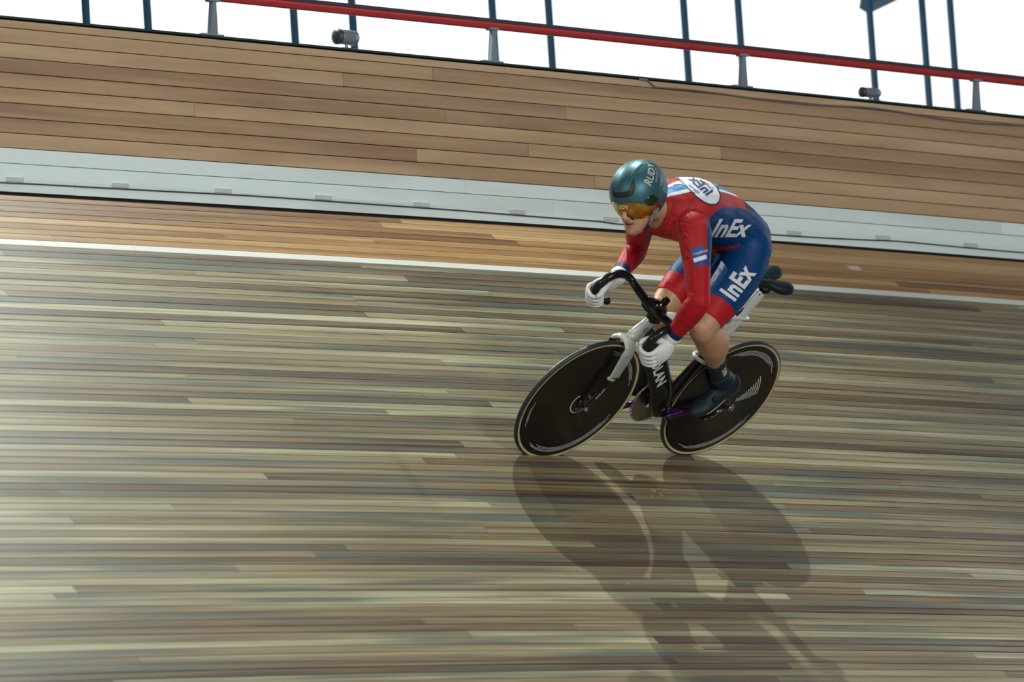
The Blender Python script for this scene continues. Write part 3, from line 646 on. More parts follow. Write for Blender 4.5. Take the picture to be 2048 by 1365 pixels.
# shoulders and lats
limb(J['SL'], J['SR'], [(-.17, .035, .035), (-.04, .070, .072), (.22, .082, .088, (-.02, -.02, .012)), (.5, .09, .10, (.0, -.02, .03)), (.78, .082, .088, (-.02, -.02, .012)), (1.04, .070, .072), (1.17, .035, .035)], side=(1, 0, .1))
for s_ in ('L', 'R'):
    S, E_, Wr = J['S'+s_], J['E'+s_], J['W'+s_]
    sg = 1 if s_ == 'L' else -1
    limb(S, E_, [(-.17, .04, .04), (-.02, .068, .068), (.16, .070, .068), (.42, .058, .060), (.68, .052, .054), (.90, .046, .047), (1.02, .043, .043), (1.10, .030, .030)], side=(1, 0, 0))
    limb(E_, Wr, [(-.12, .030, .030), (0, .044, .044), (.18, .050, .050), (.38, .047, .049), (.66, .038, .040), (.90, .030, .034), (1.0, .028, .032), (1.06, .020, .022)], side=(1, 0, 0))
    Hh, K, A_ = J['H'+s_], J['K'+s_], J['A'+s_]
    sphere(Hh+A3([.008, .0, .012]), .103, (1, .95, 1))
    psh = .88*r_b-.48*u_b
    limb(Hh, K, [(-.18, .06, .065), (0, .098, .104), (.18, .100, .103, psh*.014), (.40, .097, .103, psh*.013), (.62, .091, .098, psh*.005), (.82, .075, .082), (.93, .066, .070), (1.02, .060, .060), (1.10, .040, .040)])
    sphere(K+A3([.026, 0, .010]), .040)
    bk_ = nrm(np.cross(A_-K, [0, 1, 0]))*-1      # backwards from the shin
    if bk_[0] > 0: bk_ = -bk_
    limb(K, A_, [(-.10, .042, .042), (0, .060, .062), (.12, .060, .062, bk_*.004), (.28, .066, .076, bk_*.020), (.42, .063, .074, bk_*.022), (.58, .047, .053, bk_*.010), (.70, .038, .042, bk_*.004), (.85, .031, .036), (1.0, .031, .040), (1.10, .026, .030)])
# feet
FT = {}
for s_, a in (('L', CA), ('R', CA+PI)):
    sg = 1 if s_ == 'L' else -1; e = A3([BBc[0]+.165*math.cos(a), sg*.130, BBc[2]+.165*math.sin(a)])
    fd = nrm([.78, 0, -.63]) if s_ == 'L' else nrm([.72, 0, -.69]); up = nrm(np.cross(fd, [0, 1, 0])*-1); up = up if up[2] > 0 else -up
    ball = e+up*(.062 if s_ == 'L' else .045); FT[s_] = (ball, fd, up, e)
    hl = ball-fd*.155
    limb(hl, ball, [(-.08, .020, .020, up*.02), (.05, .032, .038, up*.02), (.45, .034, .036, up*.018), (1.0, .036, .020, up*-.004), (1.20, .030, .014, up*-.008), (1.30, .02, .010, up*-.010)])
    limb(J['A'+s_], hl+fd*.035+up*.02, [(-.2, .032, .036), (.5, .034, .042), (1, .03, .03)])
    FT[s_] += (hl,)
# neck
HS = 1.10
H0 = A3([1.052, -.228, 1.292])-.012*r_b-.014*u_b                     # head centre
hf = nrm(-.54*r_b-.41*u_b+.74*t_b); hu0 = nrm(-.22*r_b+.88*u_b+.42*t_b); hu = nrm(hu0-hf*(hu0@hf)); hl_ = np.cross(hu, hf)
def HD(x, y, z): return H0+HS*(x*hf+y*hl_+(z if z > 0 else z*.92)*hu)
neckb = A3([.885, -.205, 1.250]); skull_b = HD(-.045, 0, -.055)
body_loft([(neckb, .078, .070, tuple(LATS)), (neckb+(skull_b-neckb)*.45, .060, .060, tuple(hl_)), (skull_b, .058, .062, tuple(hl_))], n=4)
# head: stacked horizontal sections in head space (front x, back x, half width)
def head_loft(bm, st, seg=28):
    rings = []
    zs = [q[0] for q in st]; zz = np.linspace(zs[0], zs[-1], 46)
    fx = [np.interp(zz, zs, [q[k] for q in st]) for k in (1, 2, 3, 4)]
    ker = np.array([1, 2, 3, 2, 1.])/9
    fx = [np.convolve(np.r_[[f[0]]*2, f, [f[-1]]*2], ker, 'valid') for f in fx]
    for z, f, b, wd_, pw in zip(zz, *fx):
        ring = []
        for q in np.linspace(0, 2*PI, seg, endpoint=False):
            cx, sx = math.cos(q), math.sin(q); ex = f if cx > 0 else -b
            x = abs(cx)**pw*ex*(1 if cx > 0 else 1); y = math.copysign(abs(sx)**.95, sx)*wd_
            ring.append(bm.verts.new(HD(x, y, z)))
        rings.append(ring)
    for X, Y in zip(rings, rings[1:]):
        for j in range(seg): bm.faces.new((X[j], X[(j+1) % seg], Y[(j+1) % seg], Y[j]))
    bm.faces.new(rings[0][::-1]); bm.faces.new(rings[-1])
head_loft(bmB, [(-.138, .070, -.020, .016, 1), (-.130, .088, -.035, .032, 1), (-.112, .092, -.045, .046, .9), (-.085, .084, -.055, .060, .85), (-.055, .084, -.065, .066, .8), (-.02, .084, -.080, .070, .8), (.015, .090, -.092, .074, .8), (.05, .088, -.097, .076, .85), (.085, .070, -.085, .068, .9), (.110, .040, -.055, .045, 1), (.12, .015, -.02, .02, 1)])
def hloft(secs, side=None, seg=12): loft_bm(bmB, [(HD(*c), a, b, tuple(hl_ if side is None else side)) for c, a, b in secs], seg=seg, n=4)
hloft([((.086, 0, .012), .008, .006), ((.096, 0, -.012), .010, .009), ((.108, 0, -.036), .014, .012), ((.104, 0, -.047), .017, .010), ((.088, 0, -.052), .013, .008)])   # nose
for s_ in (1, -1):
    hloft([((.088, s_*.012, -.045), .007, .007), ((.098, s_*.013, -.046), .007, .006), ((.100, s_*.012, -.046), .004, .004)])                                    # nostril wing
    hloft([((.062, s_*.046, -.025), .014, .012), ((.070, s_*.036, -.028), .018, .016), ((.072, s_*.024, -.036), .014, .012)])                                  # cheek
    hloft([((-.012, s_*.070, .018), .004, .016), ((-.020, s_*.080, .0), .006, .020), ((-.012, s_*.074, -.022), .005, .010)])                                    # ear
hloft([((.074, .024, -.070), .004, .004), ((.088, .010, -.066), .007, .006), ((.0905, 0, -.067), .008, .006), ((.088, -.010, -.066), .007, .006), ((.074, -.024, -.070), .004, .004)], side=hf)
hloft([((.074, .020, -.080), .004, .004), ((.086, .009, -.083), .007, .006), ((.088, 0, -.084), .008, .007), ((.086, -.009, -.083), .007, .006), ((.074, -.020, -.080), .004, .004)], side=hf)
hloft([((.070, 0, -.108), .014, .010), ((.084, 0, -.118), .016, .012), ((.086, 0, -.124), .012, .010)])                                                     # chin

def remeshed(bm, voxel, smooth_it, name):
    me = D.meshes.new('tmp'); bmesh.ops.recalc_face_normals(bm, faces=bm.faces); bm.to_mesh(me); bm.free(); o = D.objects.new('tmp', me); C.objects.link(o)
    a = o.modifiers.new('r', 'REMESH'); a.mode = 'VOXEL'; a.voxel_size = voxel
    b = o.modifiers.new('s', 'SMOOTH'); b.factor = .5; b.iterations = smooth_it
    dg = bpy.context.evaluated_depsgraph_get(); me2 = D.meshes.new_from_object(o.evaluated_get(dg)); D.objects.remove(o); me2.name = name; return me2
mb_ = remeshed(bmB, .0052, 5, 'body')
mb_.materials.clear(); mb_.materials.append(M_SKIN); mb_.materials.append(M_LIP); mb_.materials.append(M_DARKM)
mb_.polygons.foreach_set('use_smooth', [True]*len(mb_.polygons))
body = D.objects.new('body', mb_); C.objects.link(body); body.parent = person
nv = len(mb_.vertices); VB = np.zeros(nv*3); mb_.vertices.foreach_get('co', VB); VB = VB.reshape(-1, 3)
NB = np.zeros(nv*3); mb_.vertices.foreach_get('normal', NB); NB = NB.reshape(-1, 3)
# lips coloured
pc = np.zeros(len(mb_.polygons)*3); mb_.polygons.foreach_get('center', pc); pc = pc.reshape(-1, 3)
hx = (pc-H0)/HS; hx = np.stack([hx@hf, hx@hl_, hx@hu], 1)
mi = np.zeros(len(pc), int); mi[(hx[:, 0] > .072) & (abs(hx[:, 1]) < .026) & (abs(hx[:, 2]+.069) < .013-.25*abs(hx[:, 1]))] = 1
mi[(hx[:, 0] > .072) & (abs(hx[:, 1]) < .018) & (abs(hx[:, 2]+.0695) < .0034)] = 2
mb_.polygons.foreach_set('material_index', mi)

# --- which limb does a point belong to
SEG = dict(thL=('HL', 'KL'), thR=('HR', 'KR'), shL=('KL', 'AL'), shR=('KR', 'AR'), uaL=('SL', 'EL'), uaR=('SR', 'ER'), faL=('EL', 'WL'), faR=('ER', 'WR'))
RAD = dict(thL=.095, thR=.095, shL=.105, shR=.105, uaL=.058, uaR=.058, faL=.042, faR=.042)
def segt(P, a, b):
    d = b-a; t = (P-a)@d/(d@d); q = np.clip(t, -.0, 1.0); return t, np.linalg.norm(P-(a+q[:, None]*d), axis=1)
def classify(P):
    names = list(SEG); T_, Dd = {}, []
    for n in names:
        a, b = SEG[n]; b2 = J[b]+(J[b]-J[a])*(.35 if n[:2] in ('sh', 'fa') else 0); t, d = segt(P, J[a], b2); T_[n] = (P-J[a])@(J[b]-J[a])/((J[b]-J[a])@(J[b]-J[a])); Dd.append(d/RAD[n])
    # torso
    cs_ = A3([s[0] for s in SP]); dt_ = np.full(len(P), 9.)
    for a, b in zip(cs_, cs_[1:]): dt_ = np.minimum(dt_, segt(P, a, b)[1])
    Dd.append(dt_/.125); Dh = np.minimum(segt(P, neckb+(skull_b-neckb)*.15, HD(0, 0, 0))[1], np.linalg.norm(P-HD(.03, 0, -.09), axis=1)); Dd.append(Dh/.070)
    return A3(names+['torso', 'head'])[np.argmin(A3(Dd), axis=0)], T_
lab, TT_ = classify(VB)
# --- skinsuit: a shell over torso, arms and thighs
bm = bmesh.new(); bm.from_mesh(mb_); bm.verts.ensure_lookup_table()
labl = bm.verts.layers.int.new('lab'); allnames = list(SEG)+['torso', 'head']; idx = {n: i for i, n in enumerate(allnames)}
for v, l in zip(bm.verts, lab): v[labl] = idx[l]
CUTS = {'thL': ('KL', .90, 'HL'), 'thR': ('KR', .90, 'HR'), 'faL': ('WL', .94, 'EL'), 'faR': ('WR', .94, 'ER')}
for n, (b, t0, a) in CUTS.items():
    p = J[a]+(J[b]-J[a])*t0; d = nrm(J[b]-J[a]); 
    near = [f for f in bm.faces if (A3(f.calc_center_median())-p)@(A3(f.calc_center_median())-p) < .13**2]
    g = set(near)
    for f in near: g.update(f.edges); g.update(f.verts)
    bmesh.ops.bisect_plane(bm, geom=list(g), plane_co=p, plane_no=d)
ncol = neckb+(skull_b-neckb)*.33; ndir = nrm((skull_b-neckb)*.8+A3([.02, 0, -.01]))
near = [f for f in bm.faces if (A3(f.calc_center_median())-ncol)@(A3(f.calc_center_median())-ncol) < .15**2]
g = set(near)
for f in near: g.update(f.edges); g.update(f.verts)
bmesh.ops.bisect_plane(bm, geom=list(g), plane_co=ncol, plane_no=ndir)
cen = A3([f.calc_center_median() for f in bm.faces]); fl_, ft_ = classify(cen)
kill = []
axd = {n: segt(cen, J['H'+n[-1]], J['K'+n[-1]]+(J['K'+n[-1]]-J['H'+n[-1]])*.5)[1] for n in ('thL', 'thR')}
dn = (cen-ncol)@ndir; dneck = np.linalg.norm(cen-ncol-dn[:, None]*ndir, axis=1)
for i, f in enumerate(bm.faces):
    l = fl_[i]; k = l in ('shL', 'shR')
    if l in CUTS and ft_[l][i] > CUTS[l][1]: k = True
    for n in ('faL', 'faR'):
        if ft_[n][i] > .94 and np.linalg.norm(cen[i]-J['W'+n[-1]]) < .10: k = True
    for n in ('thL', 'thR'):
        if ft_[n][i] > .90 and np.linalg.norm(cen[i]-J['K'+n[-1]]) < .16 and l in (n, 'sh'+n[-1]): k = True
        if .90 < ft_[n][i] < 1.4 and axd[n][i] < .15 and l[:2] in ('th', 'sh'): k = True
    if dn[i] > 0 and (dneck[i] < .11 or l == 'head'): k = True
    if np.linalg.norm(cen[i]-H0) < .19 and dn[i] > 0: k = True
    if k: kill.append(f)
bmesh.ops.delete(bm, geom=kill, context='FACES')
# keep the largest island
bm.verts.ensure_lookup_table(); seen = set(); best = []
for v in bm.verts:
    if v in seen: continue
    st = [v]; comp = []; seen.add(v)
    while st:
        x = st.pop(); comp.append(x)
        for e in x.link_edges:
            y = e.other_vert(x)
            if y not in seen: seen.add(y); st.append(y)
    if len(comp) > len(best): best = comp
bs_ = set(best); bmesh.ops.delete(bm, geom=[v for v in bm.verts if v not in bs_], context='VERTS')
bm.normal_update()
for v in bm.verts: v.co += v.normal*.0030
rim = [e for e in bm.edges if e.is_boundary]
ex = bmesh.ops.extrude_edge_only(bm, edges=rim)
for v in [x for x in ex['geom'] if isinstance(x, bmesh.types.BMVert)]: v.co -= v.normal*.0034 if v.normal.length > 0 else Vector((0, 0, 0))
me = D.meshes.new('skinsuit'); bm.to_mesh(me); bm.free(); me.materials.clear(); me.materials.append(M_SUIT)
me.polygons.foreach_set('use_smooth', [True]*len(me.polygons)); me.polygons.foreach_set('material_index', [0]*len(me.polygons))
suit = D.objects.new('skinsuit', me); C.objects.link(suit); suit.parent = person
n = len(me.vertices); P = np.zeros(n*3); me.vertices.foreach_get('co', P); P = P.reshape(-1, 3)
lab, tt = classify(P)
# orthographic side coordinates of the near flank (metres), origin near the shoulder; far side is mirrored about the body's midplane
q0 = A3([.59, -.20, 1.20]); midn = nrm(LATP+LATS); side_ = (P-q0)@midn+.035
Pm = P-2*np.minimum(side_, 0)[:, None]*midn
trunk = np.isin(lab, ['torso', 'uaL', 'uaR', 'thL', 'thR', 'head'])
U_ = (Pm-q0)@r_b; V_ = (Pm-q0)@u_b
def poly_sd(U, V, poly):
    poly = A3(poly, float); d = np.full(len(U), 9.); ins = np.zeros(len(U), bool); m = len(poly)
    for i in range(m):
        a, b = poly[i], poly[(i+1) % m]; e = b-a; w0, w1 = U-a[0], V-a[1]; t = np.clip((w0*e[0]+w1*e[1])/(e@e), 0, 1)
        d = np.minimum(d, np.hypot(w0-t*e[0], w1-t*e[1]))
        c1 = (V >= a[1]) != (V >= b[1]); x = a[0]+(V-a[1])*(b[0]-a[0])/((b[1]-a[1]) if b[1] != a[1] else 1e-9); ins ^= c1 & (U < x)
    return np.where(ins, d, -d)
def px(x, y): return ((x-QX)/SCL, -(y-QY)/SCL)
_c = (RB@q0+TB-A3([0, 0, EYE]))@W; SCL = 10157.86/-_c[2]; QX, QY = 1024+SCL*_c[0], 682.5-SCL*_c[1]
blue_poly = [px(*q) for q in ((1412, 540), (1404, 500), (1404, 470), (1408, 452), (1416, 438), (1428, 424), (1442, 417), (1462, 415), (1494, 419), (1512, 420), (1530, 405), (1600, 460), (1600, 700), (1400, 700), (1395, 600), (1420, 520))]
sdb = poly_sd(U_, V_, blue_poly)
blue = np.full(n, -1.)
tor = np.isin(lab, ['torso']); blue[tor] = sdb[tor]
# under the belly: a red cloth strip, then deep shade painted as black
for s_ in 'LR':
    mth_ = lab == 'th'+s_; Lh = np.linalg.norm(J['K'+s_]-J['H'+s_])
    blue[mth_] = np.minimum((.70-tt['th'+s_][mth_])*Lh, np.where(tt['th'+s_][mth_] < .25, np.maximum(sdb[mth_], -.5), 9))
    m2 = lab == 'ua'+s_; Lu = np.linalg.norm(J['E'+s_]-J['S'+s_])
    axis = nrm(J['E'+s_]-J['S'+s_]); back = nrm(r_b*(1 if s_ == 'L' else 1)-axis*(r_b@axis)); inn = ((P-J['S'+s_])@back)
    blue[m2] = np.minimum(inn[m2]-.052+.02*tt['ua'+s_][m2], (.55-tt['ua'+s_][m2])*Lu)
    mf = lab == 'fa'+s_; 
cuff = np.full(n, -1.)
for s_ in 'LR':
    mf = lab == 'fa'+s_; Lf = np.linalg.norm(J['W'+s_]-J['E'+s_]); cuff[mf] = (tt['fa'+s_][mf]-.78)*Lf
# bands along the spine and the oval on the back
cs_ = A3([s[0] for s in SP]); lat = A3([nrm(s[3]) for s in SP])
def spine_coords(P):
    bd = np.full(len(P), 9.); S_ = np.zeros(len(P)); Lc = np.zeros(len(P)); Up = np.zeros(len(P)); acc = 0
    for i in range(len(cs_)-1):
        a, b = cs_[i], cs_[i+1]; d = b-a; L0 = np.linalg.norm(d); t = (P-a)@d/(d@d); tq = np.clip(t, 0 if i else -9, 1 if i < len(cs_)-2 else 9)
        q = a+tq[:, None]*d; dd = np.linalg.norm(P-q, axis=1); l = nrm(lat[i]+lat[i+1]); u = np.cross(nrm(d), l); u = u if u@UPT > 0 else -u
        m = dd < bd; bd[m] = dd[m]; S_[m] = (acc+tq*L0)[m]; Lc[m] = ((P-q)@l)[m]; Up[m] = ((P-q)@u)[m]; acc += L0
    return S_, Lc, Up
S_, Lc, Up = spine_coords(P)
isb = np.isin(lab, ['torso', 'uaL', 'uaR', 'head']) & (V_ > px(0, 430)[1])
def psd(*pts): return np.where(isb, poly_sd(U_, V_, [px(*q) for q in pts]), -1.)
band = np.maximum(psd((1300, 390), (1327, 376), (1350, 366), (1366, 365), (1385, 385), (1365, 390), (1334, 397), (1310, 405)), psd((1400, 362), (1410, 365.5), (1429, 367.6), (1448.5, 373), (1469, 383), (1490, 392), (1486, 396), (1458, 388.5), (1436, 385), (1420, 384)))
core = np.maximum(psd((1300, 395), (1328, 380), (1355, 371), (1372, 370), (1386, 380), (1358, 384), (1332.5, 391), (1310, 398)), psd((1405, 368), (1418, 370), (1437, 372), (1458, 379.4), (1471, 384), (1486, 390), (1482, 392), (1465, 387), (1446, 381.5), (1430, 379.4), (1415, 378)))
oval = psd((1335, 335), (1349, 352), (1362, 366), (1375, 381), (1390, 397), (1404, 407), (1416, 411.5), (1427, 411), (1434, 404), (1436, 393), (1431, 378), (1421, 367), (1407, 359), (1390, 350), (1375, 335)); ovr = np.where(isb, oval+.0065, -1.)
pocket = psd((1486, 396), (1496, 398), (1520, 422), (1512, 424), (1493, 417), (1490, 408))
rib = np.where(np.isin(lab, ['torso', 'uaL', 'uaR']), .5-np.where(np.isin(lab, ['uaL']), tt['uaL'], np.where(lab == 'uaR', tt['uaR'], 0)), -1.)
pin = np.where(lab == 'torso', .2, -1.)
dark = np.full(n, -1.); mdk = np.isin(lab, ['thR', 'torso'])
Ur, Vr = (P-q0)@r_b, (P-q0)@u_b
dark[mdk] = poly_sd(Ur, Vr, [px(*q) for q in ((1412, 501), (1440, 502), (1462, 498), (1500, 492), (1500, 540), (1470, 570), (1420, 600), (1404, 560))])[mdk]  # shade between belly and thighs painted black into the suit colour
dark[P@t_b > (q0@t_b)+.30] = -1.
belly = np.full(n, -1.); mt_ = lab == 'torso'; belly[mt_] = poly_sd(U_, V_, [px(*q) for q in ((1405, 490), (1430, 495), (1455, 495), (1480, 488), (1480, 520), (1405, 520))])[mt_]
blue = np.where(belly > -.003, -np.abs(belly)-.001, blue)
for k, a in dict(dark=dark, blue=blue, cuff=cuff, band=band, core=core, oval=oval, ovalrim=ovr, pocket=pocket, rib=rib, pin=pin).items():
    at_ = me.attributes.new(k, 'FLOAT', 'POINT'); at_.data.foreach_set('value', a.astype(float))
suit_tree = bvh_of(suit)
def pt(x, y, dz=0):    # a point near the suit seen at side coordinates
    U0, V0 = px(x, y); return q0+U0*r_b+V0*u_b+t_b*.12
M_SUITP = mat('white_suit_print', (.66, .70, .76), .55, noise=(50, .05)); M_SUITN = mat('navy_suit_print', (.010, .035, .16), .55, noise=(50, .05)); M_PATCH = mat('blue_sleeve_patch', (.006, .07, .26), .5, noise=(50, .05))
def sdecal(name, VF, x, y, ux, uy, vx, vy, m, off=.0014, mx=.010):
    """VF in metres; (ux,uy),(vx,vy) text axes in side coordinates (y down like the photo)"""
    u = ux*r_b-uy*u_b; v = vx*r_b-vy*u_b
    # sheared axes: map vertices first, then project along the side direction
    V, F = refine(*VF, mx); o = pt(x, y)+t_b*.7; out, ok = [], []
    for a, b, _ in V:
        p = Vector(o+u*a+v*b); h = suit_tree.ray_cast(p, Vector(-t_b), 1.3)
        if h[0] is None: out.append(p); ok.append(False); continue
        nr = h[1] if h[1].dot(Vector(t_b)) > 0 else -h[1]; out.append(h[0]+nr*off); ok.append(nr.dot(Vector(t_b)) > .12)
    F = [f for f in F if all(ok[i] for i in f)]; used = sorted({i for f in F for i in f}); mp = {a: b for b, a in enumerate(used)}
    if F: return mesh_obj(name, [out[i] for i in used], [tuple(mp[i] for i in f) for f in F], m, suit)
sdecal('lettering', text_mesh('InEx', .084, .035, 0, 1.06), 1476, 567, .62, -.80, -1.10, -.78, M_SUITP)
sdecal('lettering', text_mesh('InEx', .092, .03, .0), 1460, 459, 1.0, -.02, .60, -1.12, M_SUITP)
sdecal('lettering', text_mesh('InEx', .072, .03), 1398, 375, -.62, -.60, .62, -.42, M_SUITN)
sdecal('lettering', text_mesh('Siberian', .021, .01), 1384, 382, -.62, -.60, .62, -.42, M_SUITN)
sdecal('lettering', text_mesh('Cycling', .021, .01), 1413, 374, -.62, -.60, .62, -.42, M_SUITN)
RECT = lambda w_, h_: ([(-w_/2, -h_/2, 0), (w_/2, -h_/2, 0), (w_/2, h_/2, 0), (-w_/2, h_/2, 0)], [(0, 1, 2, 3)])
sdecal('sleeve_patch', RECT(.060, .080), 1392, 516, .95, -.30, .28, .96, M_PATCH, .0014)
sdecal('patch_stripe', RECT(.057, .018), 1393, 521, .95, -.30, .28, .96, M_SUITP, .0022)
sdecal('patch_stripe', RECT(.057, .016), 1396, 528, .95, -.30, .28, .96, mat('patch_royal_blue', (.01, .04, .30), .5), .0022)
sdecal('lettering', text_mesh('ГАЗПРОМ', .0125, .012), 1394, 509, .95, -.30, -.28, -.96, M_SUITP, .0022)

def seam(pts, wd_=.0028, m=M_SUITN):
    P_ = catmull([(*px(*p), 0) for p in pts], 5); V, F = [], []
    for i, p in enumerate(P_):
        t = P_[min(i+1, len(P_)-1)]-P_[max(i-1, 0)]; t /= np.linalg.norm(t); nn = A3([-t[1], t[0], 0])*wd_/2
        V += [tuple(p-nn), tuple(p+nn)]
    F = [(2*i, 2*i+2, 2*i+3, 2*i+1) for i in range(len(P_)-1)]
    sdecal('seam', (V, F), QX, QY, 1, 0, 0, -1, m, .0012)
M_SEAM = mat('dark_red_seam', (.12, .006, .015), .6, noise=(40, .1))
seam(((1385, 388), (1380, 404), (1368, 424), (1357, 436), (1354, 452), (1357, 472)), m=M_SEAM)
seam(((1386, 546), (1398, 546), (1410, 541)), m=M_SEAM); seam(((1343, 374), (1356, 372), (1364, 375)), m=M_SEAM)
seam(((1500, 452), (1514, 448), (1522, 452)), m=M_SUITN)
# --- gloves: palm, four fingers and thumb closed round the drops
def hand(s):
    Wr = J['WL'] if s > 0 else J['WR']; G = A3([.982, s*.193, .768]); b = nrm([-.62, s*.12, -.78])
    u = Wr-G; u = nrm(u-b*(u@b)); v = np.cross(b, u); v = v if v[1]*s > 0 else -v
    def Pn(x, y, z): return G+u*x+v*y+b*z
    bm = bmesh.new()
    def L(secs, seg=12): loft_bm(bm, [(c, a, d_, tuple(b)) for c, a, d_ in secs], seg=seg, n=4)
    wd = nrm(Wr-(J['EL'] if s > 0 else J['ER']))
    L([(Wr-wd*.008, .035, .034), (Wr+wd*.010, .037, .032), (Pn(.080, .014, .010), .042, .030), (Pn(.055, .028, .010), .050, .027), (Pn(.026, .038, .008), .051, .021), (Pn(.004, .041, .006), .045, .014)], seg=18)
    for k, (z, ln, r) in enumerate(((-.034, .96, .0108), (-.0100, 1.04, .0112), (.0140, 1.0, .0108), (.0365, .86, .0098))):
        q = [(.022, .036), (-.004, .045), (-.026, .033), (-.036, .010), (-.030, -.014), (-.012, -.027), (.004, -.027)]
        q = [(x*(.86+.14*ln), y*(.86+.14*ln)) for x, y in q]
        L([(Pn(x, y, z+.006*(1-i/6)), r*(1.10 if i in (1, 3) else 1.0-.03*i), r*(1.10 if i in (1, 3) else 1.0-.03*i)) for i, (x, y) in enumerate(q)]+[(Pn(q[-1][0]+.006, q[-1][1]+.004, z), r*.45, r*.45)], seg=12)
    th_ = [(.070, .004, -.020, .017), (.046, -.008, -.042, .0165), (.018, -.020, -.052, .0140), (-.008, -.028, -.049, .0125), (-.024, -.024, -.044, .0105), (-.029, -.021, -.043, .005)]
    L([(Pn(x, y, z), r, r) for x, y, z, r in th_], seg=12)
    me = remeshed(bm, .0017, 2, 'glove'); me.materials.clear(); me.materials.append(M_GLOVE); me.polygons.foreach_set('use_smooth', [True]*len(me.polygons))
    o = D.objects.new('glove', me); C.objects.link(o); o.parent = person
    loft('cuff_band', [(Wr-wd*.020, .0345, .0345, (1, 0, 0)), (Wr-wd*.014, .0375, .0375, (1, 0, 0)), (Wr+wd*.014, .0385, .0360, (1, 0, 0)), (Wr+wd*.022, .0370, .0345, (1, 0, 0))], M_GLOVE, o, seg=22, n=3)
    return o
hand(1); hand(-1)
# --- socks and overshoes
for s_ in 'LR':
    K, A_ = J['K'+s_], J['A'+s_]; sg = 1 if s_ == 'L' else -1; ball, fd, up, e, hl = FT[s_]
    d = nrm(A_-K)
    def sp(t, r1, r2): return (K+(A_-K)*t, r1, r2)
    bkw = nrm(np.cross(d, [0, 1, 0])); bkw = bkw if bkw[0] < 0 else -bkw
    so_ = loft('sock', [(K+(A_-K)*.655+bkw*.006, .0430, .0475), (K+(A_-K)*.665+bkw*.006, .0445, .0490), (K+(A_-K)*.75+bkw*.003, .0400, .0450), (K+(A_-K)*.86, .0365, .0410), (A_, .0365, .0450), (A_+d*.04, .034, .042)], M_SOCK, person, seg=24, n=5)
    bm = bmesh.new()
    def L(secs, seg=18): loft_bm(bm, [(c, a, b_) if True else 0 for c, a, b_ in secs], seg=seg, n=5)
    L([(hl-fd*.018+up*.018, .020, .030), (hl-fd*.006+up*.020, .034, .050), (hl+fd*.045+up*.022, .039, .052), (hl+fd*.09+up*.016, .040, .044), (ball+up*.002-fd*.01, .046, .033), (ball+fd*.048-up*.006, .044, .027), (ball+fd*.082-up*.010, .030, .018)])
    L([(A_-d*.030, .0410, .0480), (A_+d*.0, .0420, .0540), ((A_+hl+fd*.035+up*.02)/2, .041, .056), (hl+fd*.034+up*.018, .037, .050)])
    me = remeshed(bm, .004, 5, 'shoe'); me.materials.clear(); me.materials.append(M_SHOE); me.polygons.foreach_set('use_smooth', [True]*len(me.polygons))
    sh = D.objects.new('shoe', me); C.objects.link(sh); sh.parent = person
    for k, f_ in enumerate((.035, .085)):
        c = hl+fd*(.04+f_)+up*.034; bmk = bmesh.new(); tube_bm(bmk, [c+A3([0, sg*.026, 0]), c+A3([0, sg*.036, 0])+up*.004, c+A3([0, sg*.039, 0])+up*.005], [.013, .012, .007], 14); bm_obj('dial', bmk, M_SHOE, sh)
    loft('sole', [(hl-fd*.010-up*.018, .022, .006), (hl+fd*.05-up*.020, .028, .007), (ball-up*.030, .040, .007), (ball+fd*.05-up*.026, .032, .006)], M_CARB, sh, power=3)
    if s_ == 'L':
        st_ = bvh_of(so_); c = K+(A_-K)*.80+A3([0, .0, 0])
        for txt, dx in (('EVR', -.012), ('II', .012)):
            decal('lettering', text_mesh(txt, .034 if txt == 'EVR' else .024, .02), c+A3([-.018-dx*.0, .10, 0])+d*dx, d*.9+A3([0, 0, 0]), np.cross([0, 1, 0], d), st_, M_PRINT, so_, mx=.01)

